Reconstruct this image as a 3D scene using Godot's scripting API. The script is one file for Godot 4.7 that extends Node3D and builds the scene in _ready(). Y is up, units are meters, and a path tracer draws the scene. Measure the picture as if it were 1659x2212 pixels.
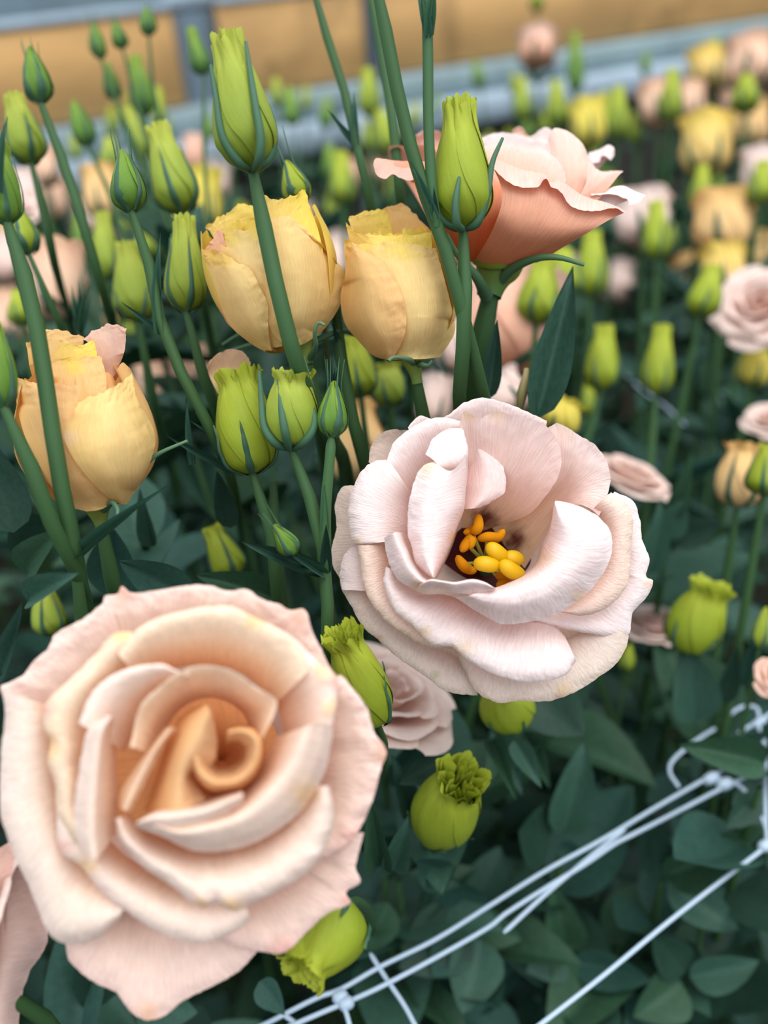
extends Node3D
# A bed of lisianthus in a greenhouse, seen close up from above. Units are metres, y is up, the soil is y = 0.

const FOV := 60.0
const FPX := 1915.65          # focal length in pixels of the 1659 x 2212 frame
var cam_at := Transform3D()
var mats := {}
var taken := {}
var cache := {}
var noise := FastNoiseLite.new()
var rng := RandomNumberGenerator.new()

# ---------------------------------------------------------------- places
func up(px: float, py: float, d: float) -> Vector3:
	return cam_at * Vector3((px - 829.5) / FPX * d, -(py - 1106.0) / FPX * d, -d)

func on_level(px: float, py: float, y: float) -> Vector3:
	var dir := (up(px, py, 1.0) - cam_at.origin)
	return cam_at.origin + dir * ((y - cam_at.origin.y) / dir.y)

func rgb(r: float, g: float, b: float) -> Color:       # the eye's 0..255 to linear
	return Color(r / 255.0, g / 255.0, b / 255.0).srgb_to_linear()

# ---------------------------------------------------------------- nodes
func numbered(called: String) -> String:
	var n: int = taken.get(called, 0)
	taken[called] = n + 1
	return called if n == 0 else "%s_%03d" % [called, n]

func thing(called: String, label: String, category: String, at: Vector3, group := "") -> Node3D:
	var o := Node3D.new()
	o.name = numbered(called)
	o.position = at
	o.set_meta("label", label)
	o.set_meta("category", category)
	if group:
		o.set_meta("group", group)
	add_child(o)
	return o

func part(root: Node3D, called: String, m: Mesh, mat: String, xf := Transform3D()) -> MeshInstance3D:
	var o := MeshInstance3D.new()
	o.name = called
	o.mesh = m
	o.material_override = mats[mat]
	o.transform = xf
	o.cast_shadow = GeometryInstance3D.SHADOW_CASTING_SETTING_ON
	root.add_child(o, true)
	return o

# ---------------------------------------------------------------- meshes
func grid(P: PackedVector3Array, C: PackedColorArray, nu: int, nv: int, swap := false) -> ArrayMesh:
	var w := nu + 1
	var N := PackedVector3Array()
	N.resize(P.size())
	var U := PackedVector2Array()
	U.resize(P.size())
	var I := PackedInt32Array()
	I.resize(nu * nv * 6)
	var k := 0
	for j in nv:
		for i in nu:
			var a := j * w + i
			var b := a + 1
			var c := a + w
			var d := c + 1
			I[k] = a; I[k + 1] = b; I[k + 2] = d
			I[k + 3] = a; I[k + 4] = d; I[k + 5] = c
			k += 6
			var n := (P[d] - P[a]).cross(P[b] - P[a])
			var m := (P[c] - P[a]).cross(P[d] - P[a])
			N[a] += n + m; N[d] += n + m; N[b] += n; N[c] += m
	for j in nv + 1:
		for i in w:
			var a := j * w + i
			N[a] = N[a].normalized() if N[a].length_squared() > 1e-24 else Vector3.UP
			var uv := Vector2(float(i) / nu, float(j) / nv)
			U[a] = Vector2(uv.y, uv.x) if swap else uv
	var A := []
	A.resize(Mesh.ARRAY_MAX)
	A[Mesh.ARRAY_VERTEX] = P
	A[Mesh.ARRAY_NORMAL] = N
	A[Mesh.ARRAY_TEX_UV] = U
	A[Mesh.ARRAY_INDEX] = I
	if C.size() == P.size():
		A[Mesh.ARRAY_COLOR] = C
	var me := ArrayMesh.new()
	me.add_surface_from_arrays(Mesh.PRIMITIVE_TRIANGLES, A)
	return me

func cr(a: float, b: float, c: float, d: float, t: float) -> float:
	return 0.5 * (2.0 * b + (c - a) * t + (2.0 * a - 5.0 * b + 4.0 * c - d) * t * t + (3.0 * b - a - 3.0 * c + d) * t * t * t)

func path3(pts: Array, n: int) -> PackedVector3Array:      # smooth curve through points
	var out := PackedVector3Array()
	var m := pts.size()
	var cum := PackedFloat32Array([0.0])
	for k in range(1, m):
		cum.append(cum[k - 1] + maxf((pts[k] as Vector3).distance_to(pts[k - 1]), 1e-6))
	var k := 0
	for s in n + 1:
		var at := cum[m - 1] * s / n
		while k < m - 2 and cum[k + 1] < at:
			k += 1
		var l := cum[k + 1] - cum[k]
		var t := clampf((at - cum[k]) / l, 0, 1)
		var p0: Vector3 = pts[maxi(k - 1, 0)]
		var p1: Vector3 = pts[k]
		var p2: Vector3 = pts[k + 1]
		var p3: Vector3 = pts[mini(k + 2, m - 1)]
		var a := (p2 - p0) / (cum[k + 1] - cum[maxi(k - 1, 0)]) * l
		var b := (p3 - p1) / (cum[mini(k + 2, m - 1)] - cum[k]) * l
		var t2 := t * t
		var t3 := t2 * t
		out.append(p1 * (2 * t3 - 3 * t2 + 1) + a * (t3 - 2 * t2 + t) + p2 * (3 * t2 - 2 * t3) + b * (t3 - t2))
	return out

func line2(row: Array, n: int, zm: Array) -> PackedVector2Array:   # row = [z, x, y, x, y ...] resampled by length
	var p := PackedVector2Array()
	for k in range(1, row.size() - 1, 2):
		p.append(Vector2(zm[0] + row[k] / zm[2], zm[1] + row[k + 1] / zm[2]))
	var m := p.size()
	var cum := PackedFloat32Array([0.0])
	for k in range(1, m):
		cum.append(cum[k - 1] + p[k].distance_to(p[k - 1]))
	var out := PackedVector2Array()
	var k := 0
	for i in n + 1:
		var s := cum[m - 1] * i / n
		while k < m - 2 and cum[k + 1] < s:
			k += 1
		var t := clampf((s - cum[k]) / maxf(cum[k + 1] - cum[k], 1e-6), 0, 1)
		var p0 := p[maxi(k - 1, 0)]
		var p3 := p[mini(k + 2, m - 1)]
		# tangents scaled to this piece so that uneven points do not overshoot
		var l := cum[k + 1] - cum[k]
		var a := (p[k + 1] - p0) / maxf(cum[k + 1] - cum[maxi(k - 1, 0)], 1e-6) * l
		var b := (p3 - p[k]) / maxf(cum[mini(k + 2, m - 1)] - cum[k], 1e-6) * l
		var t2 := t * t
		var t3 := t2 * t
		out.append(p[k] * (2 * t3 - 3 * t2 + 1) + a * (t3 - 2 * t2 + t) + p[k + 1] * (3 * t2 - 2 * t3) + b * (t3 - t2))
	return out

func along(z: Variant, t: float) -> float:
	if z is Array:
		var f: float = t * (z.size() - 1)
		var k := mini(int(f), z.size() - 2)
		return cr(z[maxi(k - 1, 0)], z[k], z[k + 1], z[mini(k + 2, z.size() - 1)], f - k)
	return z

func body_z(b: Dictionary, p: Vector2, zm: Array, d: float) -> float:   # front of a round flower body, in millimetres
	var q := Vector2((p.x - zm[0]) * zm[2], (p.y - zm[1]) * zm[2])
	var a := Vector2(b.a[0], b.a[1])
	var e := Vector2(b.a[2], b.a[3]) - a
	var t := clampf((q - a).dot(e) / e.length_squared(), 0, 1)
	var s := absf((q - a).cross(e)) / e.length()
	var r := along(b.r, t)
	return sqrt(maxf(r * r - s * s, 0.0)) / zm[2] / FPX * d * 1000.0

# A petal laid through rows of points: each row is [mm towards the viewer, x, y, x, y ...]
func petal(root: Node3D, rows: Array, o: Dictionary, called := "petal", mat := "petal") -> MeshInstance3D:
	var zm: Array = o.zm
	var d: float = o.d
	var nu: int = o.get("nu", 88)
	var nv: int = o.get("nv", 36)
	var bulge: float = o.get("bulge", 0.0)
	var ruf: float = o.get("ruf", 0.5)
	var fold: float = o.get("fold", 0.35)
	var c: Array = o.c
	var stains: Array = o.get("st", [])
	var R := []
	for r in rows:
		R.append(line2(r, nu, zm))
	var K := rows.size()
	var P := PackedVector3Array()
	var C := PackedColorArray()
	var seed_at: float = rows[0][1] * 0.37 + rows[K - 1][2] * 0.11
	var z := PackedFloat32Array()
	for k in K:
		for i in nu + 1:
			var v := along(rows[k][0], float(i) / nu)
			if o.has("body"):
				v += body_z(o.body, R[k][i], zm, d) * o.get("side", 1.0)
			z.append(v)
	for j in nv + 1:
		var v := float(j) / nv
		var f := v * (K - 1)
		var k := mini(int(f), K - 2)
		var t := f - k
		for i in nu + 1:
			var u := float(i) / nu
			var p0: Vector2 = R[maxi(k - 1, 0)][i]
			var p1: Vector2 = R[k][i]
			var p2: Vector2 = R[k + 1][i]
			var p3: Vector2 = R[mini(k + 2, K - 1)][i]
			var w := nu + 1
			var x := cr(p0.x, p1.x, p2.x, p3.x, t)
			var y := cr(p0.y, p1.y, p2.y, p3.y, t)
			var q := cr(z[maxi(k - 1, 0) * w + i], z[k * w + i], z[(k + 1) * w + i], z[mini(k + 2, K - 1) * w + i], t)
			if o.has("body") and K == 2:
				q = lerpf(rows[0][0], rows[1][0], t) + body_z(o.body, Vector2(x, y), zm, d) * o.get("side", 1.0)
			q += bulge * sin(PI * v)
			var rimness: float = maxf(absf(u - 0.5) * 2.0, v) if o.get("all", false) else v
			rimness = smoothstep(0.45, 1.0, rimness)
			q += ruf * rimness * noise.get_noise_2d(x * 1.3 + seed_at, y * 1.3)
			q += fold * noise.get_noise_2d(x * 0.45 + seed_at, y * 0.45 + 70.0)
			var e: float = rimness * 2.2
			if o.has("fray"):
				e = (smoothstep(0.8, 1.0, u if o.get("swap", false) else v) * o.fray + 0.4 * rimness) * (1.0 + 2.0 * absf(noise.get_noise_2d(x * 9.0 + 50.0, y * 9.0)))
			x += e * noise.get_noise_2d(x * 4.0, y * 4.0 + seed_at)
			y += e * noise.get_noise_2d(x * 4.0 + 300.0, y * 4.0 + seed_at)
			P.append(up(x, y, d - q * 0.001) - root.position)
			var col: Color = c[0].lerp(c[1], v * 2.0) if v < 0.5 else c[1].lerp(c[2], v * 2.0 - 1.0)
			for s in stains:
				var g: float = Vector2(x - zm[0] - s[0] / zm[2], y - zm[1] - s[1] / zm[2]).length() * zm[2] / s[2]
				g += 0.55 * noise.get_noise_2d(x * 2.6, y * 2.6 + 11.0) + 0.25 * noise.get_noise_2d(x * 8.0, y * 8.0)
				col = col.lerp(s[3], (s[4] if s.size() > 4 else 0.6) * (1.0 - smoothstep(0.1, 1.5, g)))
			var n := 1.0 + 0.05 * noise.get_noise_2d(x * 1.1 + 40.0, y * 1.1)
			C.append(Color(col.r * n, col.g * n, col.b * n))
	return part(root, called, grid(P, C, nu, nv, o.get("swap", false)), mat)

func tube(pts: PackedVector3Array, radius: Callable, sides: int, col: Color, col2 := Color(-1, 0, 0)) -> ArrayMesh:
	var P := PackedVector3Array()
	var C := PackedColorArray()
	var n := pts.size() - 1
	var t0 := (pts[1] - pts[0]).normalized()
	var x := t0.cross(Vector3(0.3, 0.2, 1.0)).normalized()
	for k in n + 1:
		var t := (pts[mini(k + 1, n)] - pts[maxi(k - 1, 0)]).normalized()
		x = (x - t * x.dot(t)).normalized()
		var y := t.cross(x)
		var f := float(k) / n
		var r: float = radius.call(f)
		var cc := col if col2.r < 0 else col.lerp(col2, f)
		for s in sides + 1:
			var a := TAU * s / sides
			P.append(pts[k] + (x * cos(a) + y * sin(a)) * r)
			C.append(cc)
	return grid(P, C, sides, n)

func stem_r(r0: float, r1: float) -> Callable:
	return func(f: float) -> float: return lerpf(r0, r1, f) * (1.0 if f > 0.0 and f < 1.0 else 0.6)

func blob_r(r: float) -> Callable:
	return func(f: float) -> float: return r * sqrt(maxf(1.0 - pow(absf(2.0 * f - 1.0), 2.6), 0.0)) + 0.00001

# A petal or sepal of a round head: profile of (radius, height) points, y up
func shell(prof: Array, half: float, o: Dictionary) -> ArrayMesh:
	var nu: int = o.get("nu", 14)
	var nv: int = o.get("nv", 16)
	var c: Array = o.c
	var P := PackedVector3Array()
	var C := PackedColorArray()
	var m := prof.size()
	var sd: float = o.get("seed", 0.0) * 37.7
	var taper: bool = o.get("taper", false)
	var wb: float = o.get("wb", 0.5)
	var wt: float = o.get("wt", 0.85)
	var tip: float = o.get("tip", 0.1)
	var tuck: float = o.get("tuck", 0.0)
	var ruf: float = o.get("ruf", 0.0)
	var lay: float = o.get("lay", 0.0)
	var keel: float = o.get("keel", 0.0)
	for j in nv + 1:
		var v := float(j) / nv
		var wv := 0.0
		if taper:
			wv = maxf((1.0 - pow(v, 3.0)) * lerpf(1.0, 0.42, smoothstep(0.0, 0.35, v)), 0.02)
		elif v < 0.6:
			wv = wb + (1.0 - wb) * sin(PI * 0.5 * v / 0.6)
		else:
			wv = lerpf(1.0, wt, smoothstep(0, 1, (v - 0.6) / 0.4))
		for i in nu + 1:
			var u := 2.0 * i / nu - 1.0
			var vv := v * (1.0 - tip * pow(absf(u), 2.5))
			var f := vv * (m - 1)
			var k := mini(int(f), m - 2)
			var t := f - k
			var p0: Vector2 = prof[maxi(k - 1, 0)]
			var p1: Vector2 = prof[k]
			var p2: Vector2 = prof[k + 1]
			var p3: Vector2 = prof[mini(k + 2, m - 1)]
			var r := cr(p0.x, p1.x, p2.x, p3.x, t)
			var y := cr(p0.y, p1.y, p2.y, p3.y, t)
			var a: float = u * half * wv + o.get("twist", 0.0) * v
			r = maxf(r * (1.0 + tuck * u) + lay + keel * (1.0 - absf(u)) * (1.0 - v * 0.6), 0.0)
			var w := smoothstep(0.55, 1.0, v)
			r += ruf * w * sin(u * o.get("rufn", 3.0) * PI + sd)
			r += ruf * w * noise.get_noise_2d(u * 90.0 + sd, v * 60.0)
			y += ruf * w * 0.8 * noise.get_noise_2d(u * 120.0, sd + v * 40.0) + o.get("frill", 0.0) * w * noise.get_noise_2d(u * 170.0 + sd, 50.0)
			r += 0.03 * o.get("lump", 1.0) * noise.get_noise_2d(u * 35.0 + sd, v * 70.0 + sd)
			P.append(Vector3(cos(a) * r, y, sin(a) * r))
			var col: Color = c[0].lerp(c[1], v * 2.0) if v < 0.5 else c[1].lerp(c[2], v * 2.0 - 1.0)
			var n := 1.0 + 0.22 * noise.get_noise_2d(u * 55.0 + sd, v * 45.0 + 9.0)
			C.append(Color(col.r * n, col.g * n, col.b * n))
	return grid(P, C, nu, nv)

# A leaf along +y from 0 to 1, half width 1 along x (scaled where it is placed), bending towards +z
func leaf_mesh(kind: int, bend: float, fold: float, sd: float, col: Color, nu := 8, nv := 12) -> ArrayMesh:
	var P := PackedVector3Array()
	var C := PackedColorArray()
	for j in nv + 1:
		var v := float(j) / nv
		var w := 0.0
		if kind == 0:                                   # ovate
			w = pow(sin(PI * pow(v, 0.72)), 0.8) if v < 0.999 else 0.0
		elif kind == 1:                                 # lance
			w = pow(sin(PI * pow(v, 0.6)), 0.9) if v < 0.999 else 0.0
		else:                                           # narrow bract
			w = (1.0 - pow(v, 1.8)) * (0.75 + 0.25 * sin(PI * v))
		w = maxf(w, 0.02)
		for i in nu + 1:
			var u := 2.0 * i / nu - 1.0
			var z := bend * (v * v - 0.35 * v) + fold * absf(u) * w * 0.3 + 0.03 * noise.get_noise_2d(u * 60.0 + sd, v * 90.0 + sd) * smoothstep(0.1, 0.5, v)
			P.append(Vector3(u * w * (1.0 + 0.05 * noise.get_noise_2d(v * 200.0, sd + u * 20.0)), v, z))
			var n := 1.0 + 0.2 * noise.get_noise_2d(u * 40.0 + sd * 3.0, v * 60.0)
			C.append(Color(col.r * n, col.g * n, col.b * n))
	return grid(P, C, nu, nv)

func leaf_xf(root: Node3D, a: Vector3, b: Vector3, width: float, facing: Vector3) -> Transform3D:
	var y := b - a
	var x := y.cross(facing).normalized()
	var z := x.cross(y).normalized()
	return Transform3D(Basis(x * width * 0.5, y, z * y.length()), a - root.position)

# ---------------------------------------------------------------- kinds of heads
const V2 := "prof"
var PROF := {
	"bud": [Vector2(.15, 0), Vector2(.64, .06), Vector2(.95, .18), Vector2(1, .31), Vector2(.9, .5), Vector2(.74, .69), Vector2(.55, .87), Vector2(.52, 1)],
	"fat": [Vector2(.2, 0), Vector2(.75, .08), Vector2(1, .27), Vector2(1, .48), Vector2(.84, .7), Vector2(.66, .86), Vector2(.82, 1)],
	"tight": [Vector2(.2, 0), Vector2(.75, .1), Vector2(1, .28), Vector2(.88, .5), Vector2(.55, .74), Vector2(.24, .94), Vector2(.06, 1)],
	"tulip": [Vector2(.25, 0), Vector2(.66, .07), Vector2(.88, .22), Vector2(.93, .45), Vector2(.88, .68), Vector2(.9, .86), Vector2(1.04, 1)],
}

func pal(name: String) -> Array:
	match name:
		"green": return [rgb(122, 146, 46), rgb(146, 170, 64), rgb(180, 194, 78)]
		"lime": return [rgb(130, 152, 40), rgb(150, 172, 52), rgb(176, 192, 64)]
		"deep": return [rgb(82, 124, 50), rgb(104, 146, 54), rgb(142, 174, 64)]
		"yellow": return [rgb(232, 206, 132), rgb(243, 215, 128), rgb(247, 224, 108)]
		"lemon": return [rgb(214, 204, 90), rgb(226, 212, 92), rgb(232, 220, 96)]
		"apricot": return [rgb(240, 206, 146), rgb(246, 212, 148), rgb(248, 208, 132)]
		"peach": return [rgb(240, 196, 160), rgb(246, 212, 182), rgb(246, 206, 172)]
		"salmon": return [rgb(238, 176, 142), rgb(244, 196, 168), rgb(248, 218, 200)]
		"pink": return [rgb(244, 206, 190), rgb(246, 226, 214), rgb(247, 232, 222)]
		"sepal": return [rgb(60, 92, 64), rgb(54, 88, 74), rgb(80, 112, 80)]
	return [Color.WHITE, Color.WHITE, Color.WHITE]

func head_parts(kind: String, colour: String, lod: int, sep: float) -> Array:
	var key := "%s %s %d %.2f" % [kind, colour, lod, sep]
	if cache.has(key):
		return cache[key]
	var out := []
	var c := pal(colour)
	var nu: int = [34, 14, 7][lod]
	var nv: int = [26, 14, 9][lod]
	var inner: Array = [c[1], c[1], c[2]]
	if kind == "rose":
		var rings := [
			[5, [Vector2(.1, 0), Vector2(.4, .12), Vector2(.7, .3), Vector2(.92, .4), Vector2(1.04, .36)], .78, 0.0],
			[5, [Vector2(.08, .04), Vector2(.36, .2), Vector2(.6, .42), Vector2(.78, .52), Vector2(.88, .5)], .8, .6],
			[5, [Vector2(.06, .06), Vector2(.3, .26), Vector2(.46, .5), Vector2(.58, .64), Vector2(.66, .64)], .85, .2],
			[4, [Vector2(.05, .06), Vector2(.22, .28), Vector2(.3, .52), Vector2(.34, .68), Vector2(.4, .72)], 1.0, .9],
			[3, [Vector2(.04, .06), Vector2(.12, .28), Vector2(.16, .5), Vector2(.17, .66), Vector2(.2, .7)], 1.2, .3]]
		for r in rings:
			for q in 2:
				var me := shell(r[1], r[2], {"c": c, "nu": nu, "nv": nv, "tuck": .1, "ruf": .022, "rufn": 1.6, "tip": .12, "wb": .6, "wt": .8, "seed": r[3] * 5.0 + q, "lump": .8})
				for k in r[0]:
					if k % 2 == q:
						out.append(["petal", me, "petal", TAU * k / r[0] + r[3]])
		cache[key] = out
		return out
	var prof: Array = PROF[kind]
	if kind == "bud":
		prof = []
		for p in PROF.bud:
			prof.append(Vector2(p.x, p.y * .93))
	var mat := "bud" if colour in ["green", "lime", "deep", "lemon"] else "petal"
	if kind == "tight":
		for q in 2:
			var me := shell(prof, .8, {"c": c, "nu": nu, "nv": nv, "tuck": .06, "twist": .8, "seed": q + .5, "wt": .6})
			for k in 5:
				if k % 2 == q:
					out.append(["petal", me, mat, TAU * k / 5])
	else:
		var rf: float = {"bud": .05, "fat": .08, "tulip": .06}[kind]
		for q in 3:
			var me := shell(prof, 1.15, {"c": c, "nu": nu, "nv": nv, "tuck": .045, "twist": 1.3, "ruf": rf, "rufn": 1.7, "frill": rf * 1.2, "seed": q + 1.0, "wb": .7, "wt": .8, "tip": .06})
			for k in 5:
				if k % 3 == q:
					out.append(["petal", me, mat, TAU * k / 5])
		var p2 := []
		for p in prof:
			p2.append(Vector2(p.x * (.72 if kind != "bud" else .72 + .2 * p.y), p.y * {"bud": 1.05, "fat": .95, "tulip": .97}[kind] + .02))
		var p3 := []
		for p in prof:
			p3.append(Vector2(p.x * .42, p.y * .95))
		for k in 4:
			out.append(["petal", _inner(key, p2, inner, nu, nv, rf * 1.8), mat, TAU * k / 4 + .4])
		for k in 3:
			out.append(["petal", _inner(key + "b", p3, inner, nu, nv, rf * 1.5), mat, TAU * k / 3 + 1.1])
	# calyx: narrow keeled sepals that hug the head and end in free tips
	if sep > 0.0:
		var sc := pal("sepal")
		var ps := []
		for k in 9:
			var y := sep * k / 8.0
			var f := clampf(y, 0, 1) * (prof.size() - 1)
			var i := mini(int(f), prof.size() - 2)
			# radius of the head at that height
			var r := 0.0
			for n in prof.size() - 1:
				if prof[n].y <= minf(y, .999) and prof[n + 1].y >= minf(y, .999):
					r = lerpf(prof[n].x, prof[n + 1].x, (minf(y, .999) - prof[n].y) / maxf(prof[n + 1].y - prof[n].y, .001))
			if kind == "tight" and y > .5:
				r = maxf(r, .42)
			ps.append(Vector2(maxf(r + .05 + .12 * smoothstep(.75, 1.0, k / 8.0), .25), y - .015))
		var sm := shell(ps, .26 if kind != "tight" else .5, {"c": sc, "nu": 6, "nv": nv, "taper": true, "tip": 0.0, "keel": .1, "lump": .3, "twist": .1})
		var sm2 := shell(ps, .24, {"c": sc, "nu": 6, "nv": nv, "taper": true, "tip": 0.0, "keel": .1, "lump": .3, "twist": -.25, "lay": .04})
		for k in 5:
			out.append(["sepal", sm if k % 2 == 0 else sm2, "leaf_plain", TAU * k / 5 + .3])
	cache[key] = out
	return out

func _inner(key: String, p: Array, c: Array, nu: int, nv: int, rf: float) -> ArrayMesh:
	var k := "in " + key
	if not cache.has(k):
		cache[k] = shell(p, .95, {"c": c, "nu": nu, "nv": nv, "tuck": .1, "twist": .5, "ruf": rf, "rufn": 2.2, "frill": rf * .8, "seed": 3.3, "wb": .8, "wt": 1.0, "tip": .03})
	return cache[k]

func head(root: Node3D, kind: String, colour: String, b: Vector3, t: Vector3, r: float, spin: float, lod: int, sep := .85) -> void:
	var y := t - b
	var x := y.cross(cam_at.basis.z).normalized()
	var z := x.cross(y).normalized()
	x = x.rotated(y.normalized(), spin)
	z = z.rotated(y.normalized(), spin)
	var by := Basis(x * r, y, z * r)
	for p in head_parts(kind, colour, lod, sep):
		part(root, p[0], p[1], p[2], Transform3D(by * Basis(Vector3.UP, p[3]), b - root.position))

# ---------------------------------------------------------------- shoots
func px_path(list: Array) -> Array:
	var out := []
	for p in list:
		out.append(up(p[0], p[1], p[2]))
	return out

func down_from(list: Array, lean := Vector3.ZERO) -> Array:      # carries a stem on to the soil
	var n := list.size()
	var p: Vector3 = list[n - 1]
	var dir := Vector3(0, -1, 0)
	if n > 1:
		dir = (p - list[n - 2]).normalized()
	dir.y = minf(dir.y, -0.5)
	dir = dir.normalized()
	var ray := (p - cam_at.origin)
	if ray.length() < .36 and p.y > .66:            # leans in over the bed from further back
		p += (ray.normalized() * .8 + Vector3.DOWN * .35) * .15
		list = list + [p]
		dir = (ray.normalized() * .5 + Vector3.DOWN).normalized()
	var q := p + dir * p.y * 0.3
	q.y = p.y * 0.7
	var g := Vector3(lerpf(p.x, q.x, 1.6), 0.0, lerpf(p.z, q.z, 1.6)) + lean
	var m := q.lerp(g, 0.5)
	return list + [q, m, g]

func shoot(called: String, label: String, category: String, path: Array, r0: float, r1: float, group := "") -> Node3D:
	var g: Vector3 = path[path.size() - 1]
	var root := thing(called, label, category, g, group)
	var loc := []
	for p in path:
		loc.append(p - g)
	part(root, "stem", tube(path3(loc, path.size() * 6), stem_r(r0, r1), 10, rgb(58, 88, 50)), "stem")
	return root

func leaf(root: Node3D, a: Vector3, b: Vector3, width: float, facing: Vector3, kind: int, variant: int) -> void:
	var key := "leaf %d %d" % [kind, variant]
	if not cache.has(key):
		var cols := [rgb(62, 98, 82), rgb(42, 72, 58), rgb(54, 88, 64), rgb(52, 88, 76)]
		cache[key] = leaf_mesh(kind, [-.12, .16, -.3, .3][variant], [.6, .35, .8, .5][variant], variant * 13.0, cols[variant])
	part(root, "leaf", cache[key], "leaf" if kind < 2 else "leaf_plain", leaf_xf(root, a, b, width, facing))

func leaf_px(root: Node3D, l: Array) -> void:   # [base x, y, depth, tip x, y, depth, width px, kind, variant]
	var a := up(l[0], l[1], l[2])
	var b := up(l[3], l[4], l[5])
	leaf(root, a, b, l[6] * (l[2] + l[5]) * .5 / FPX, (cam_at.basis.z + Vector3(0, .4, 0)).normalized(), l[7], l[8])

func leaf_pairs(root: Node3D, path: Array, y0: float, y1: float, step: float, size: float, wide: float) -> void:
	var pts := path3(path, 60)
	var y := y0
	var k := 0
	var turn0 := rng.randf() * TAU
	while y > y1:
		var p := pts[0]
		for q in pts:
			if absf(q.y - y) < absf(p.y - y):
				p = q
		var turn := turn0 + k * PI * .5 + rng.randf_range(-.3, .3)
		for s in [0.0, PI]:
			var dir := Vector3(cos(turn + s), rng.randf_range(.25, .8), sin(turn + s)).normalized()
			var l := size * rng.randf_range(.75, 1.2)
			leaf(root, p, p + dir * l, l * wide * rng.randf_range(.85, 1.15), Vector3(0, 1, 0), 0 if wide > .35 else 1, rng.randi() % 4)
		y -= step * rng.randf_range(.8, 1.2)
		k += 1

# ---------------------------------------------------------------- materials
func material(called: String, o: Dictionary) -> void:
	var m := StandardMaterial3D.new()
	m.resource_name = called
	m.cull_mode = BaseMaterial3D.CULL_DISABLED
	m.vertex_color_use_as_albedo = o.get("vertex", true)
	m.albedo_color = o.get("color", Color.WHITE)
	m.roughness = o.get("rough", .6)
	m.metallic_specular = o.get("spec", .4)
	m.metallic = o.get("metal", 0.0)
	if o.has("back"):
		m.backlight_enabled = true
		m.backlight = o.back
	if o.has("tex"):
		m.albedo_texture = o.tex
	if o.has("bump"):
		m.heightmap_enabled = true
		m.heightmap_texture = o.bump
		m.heightmap_scale = o.bump_scale
	if o.has("rim"):
		m.rim_enabled = true
		m.rim = o.rim
	if o.has("tri"):
		m.uv1_triplanar = true
		m.uv1_world_triplanar = true
		m.uv1_scale = o.tri
	mats[called] = m

func picture(w: int, h: int, f: Callable) -> ImageTexture:
	var im := Image.create(w, h, false, Image.FORMAT_RGB8)
	for y in h:
		for x in w:
			im.set_pixel(x, y, f.call(float(x) / w, float(y) / h))
	return ImageTexture.create_from_image(im)

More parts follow.
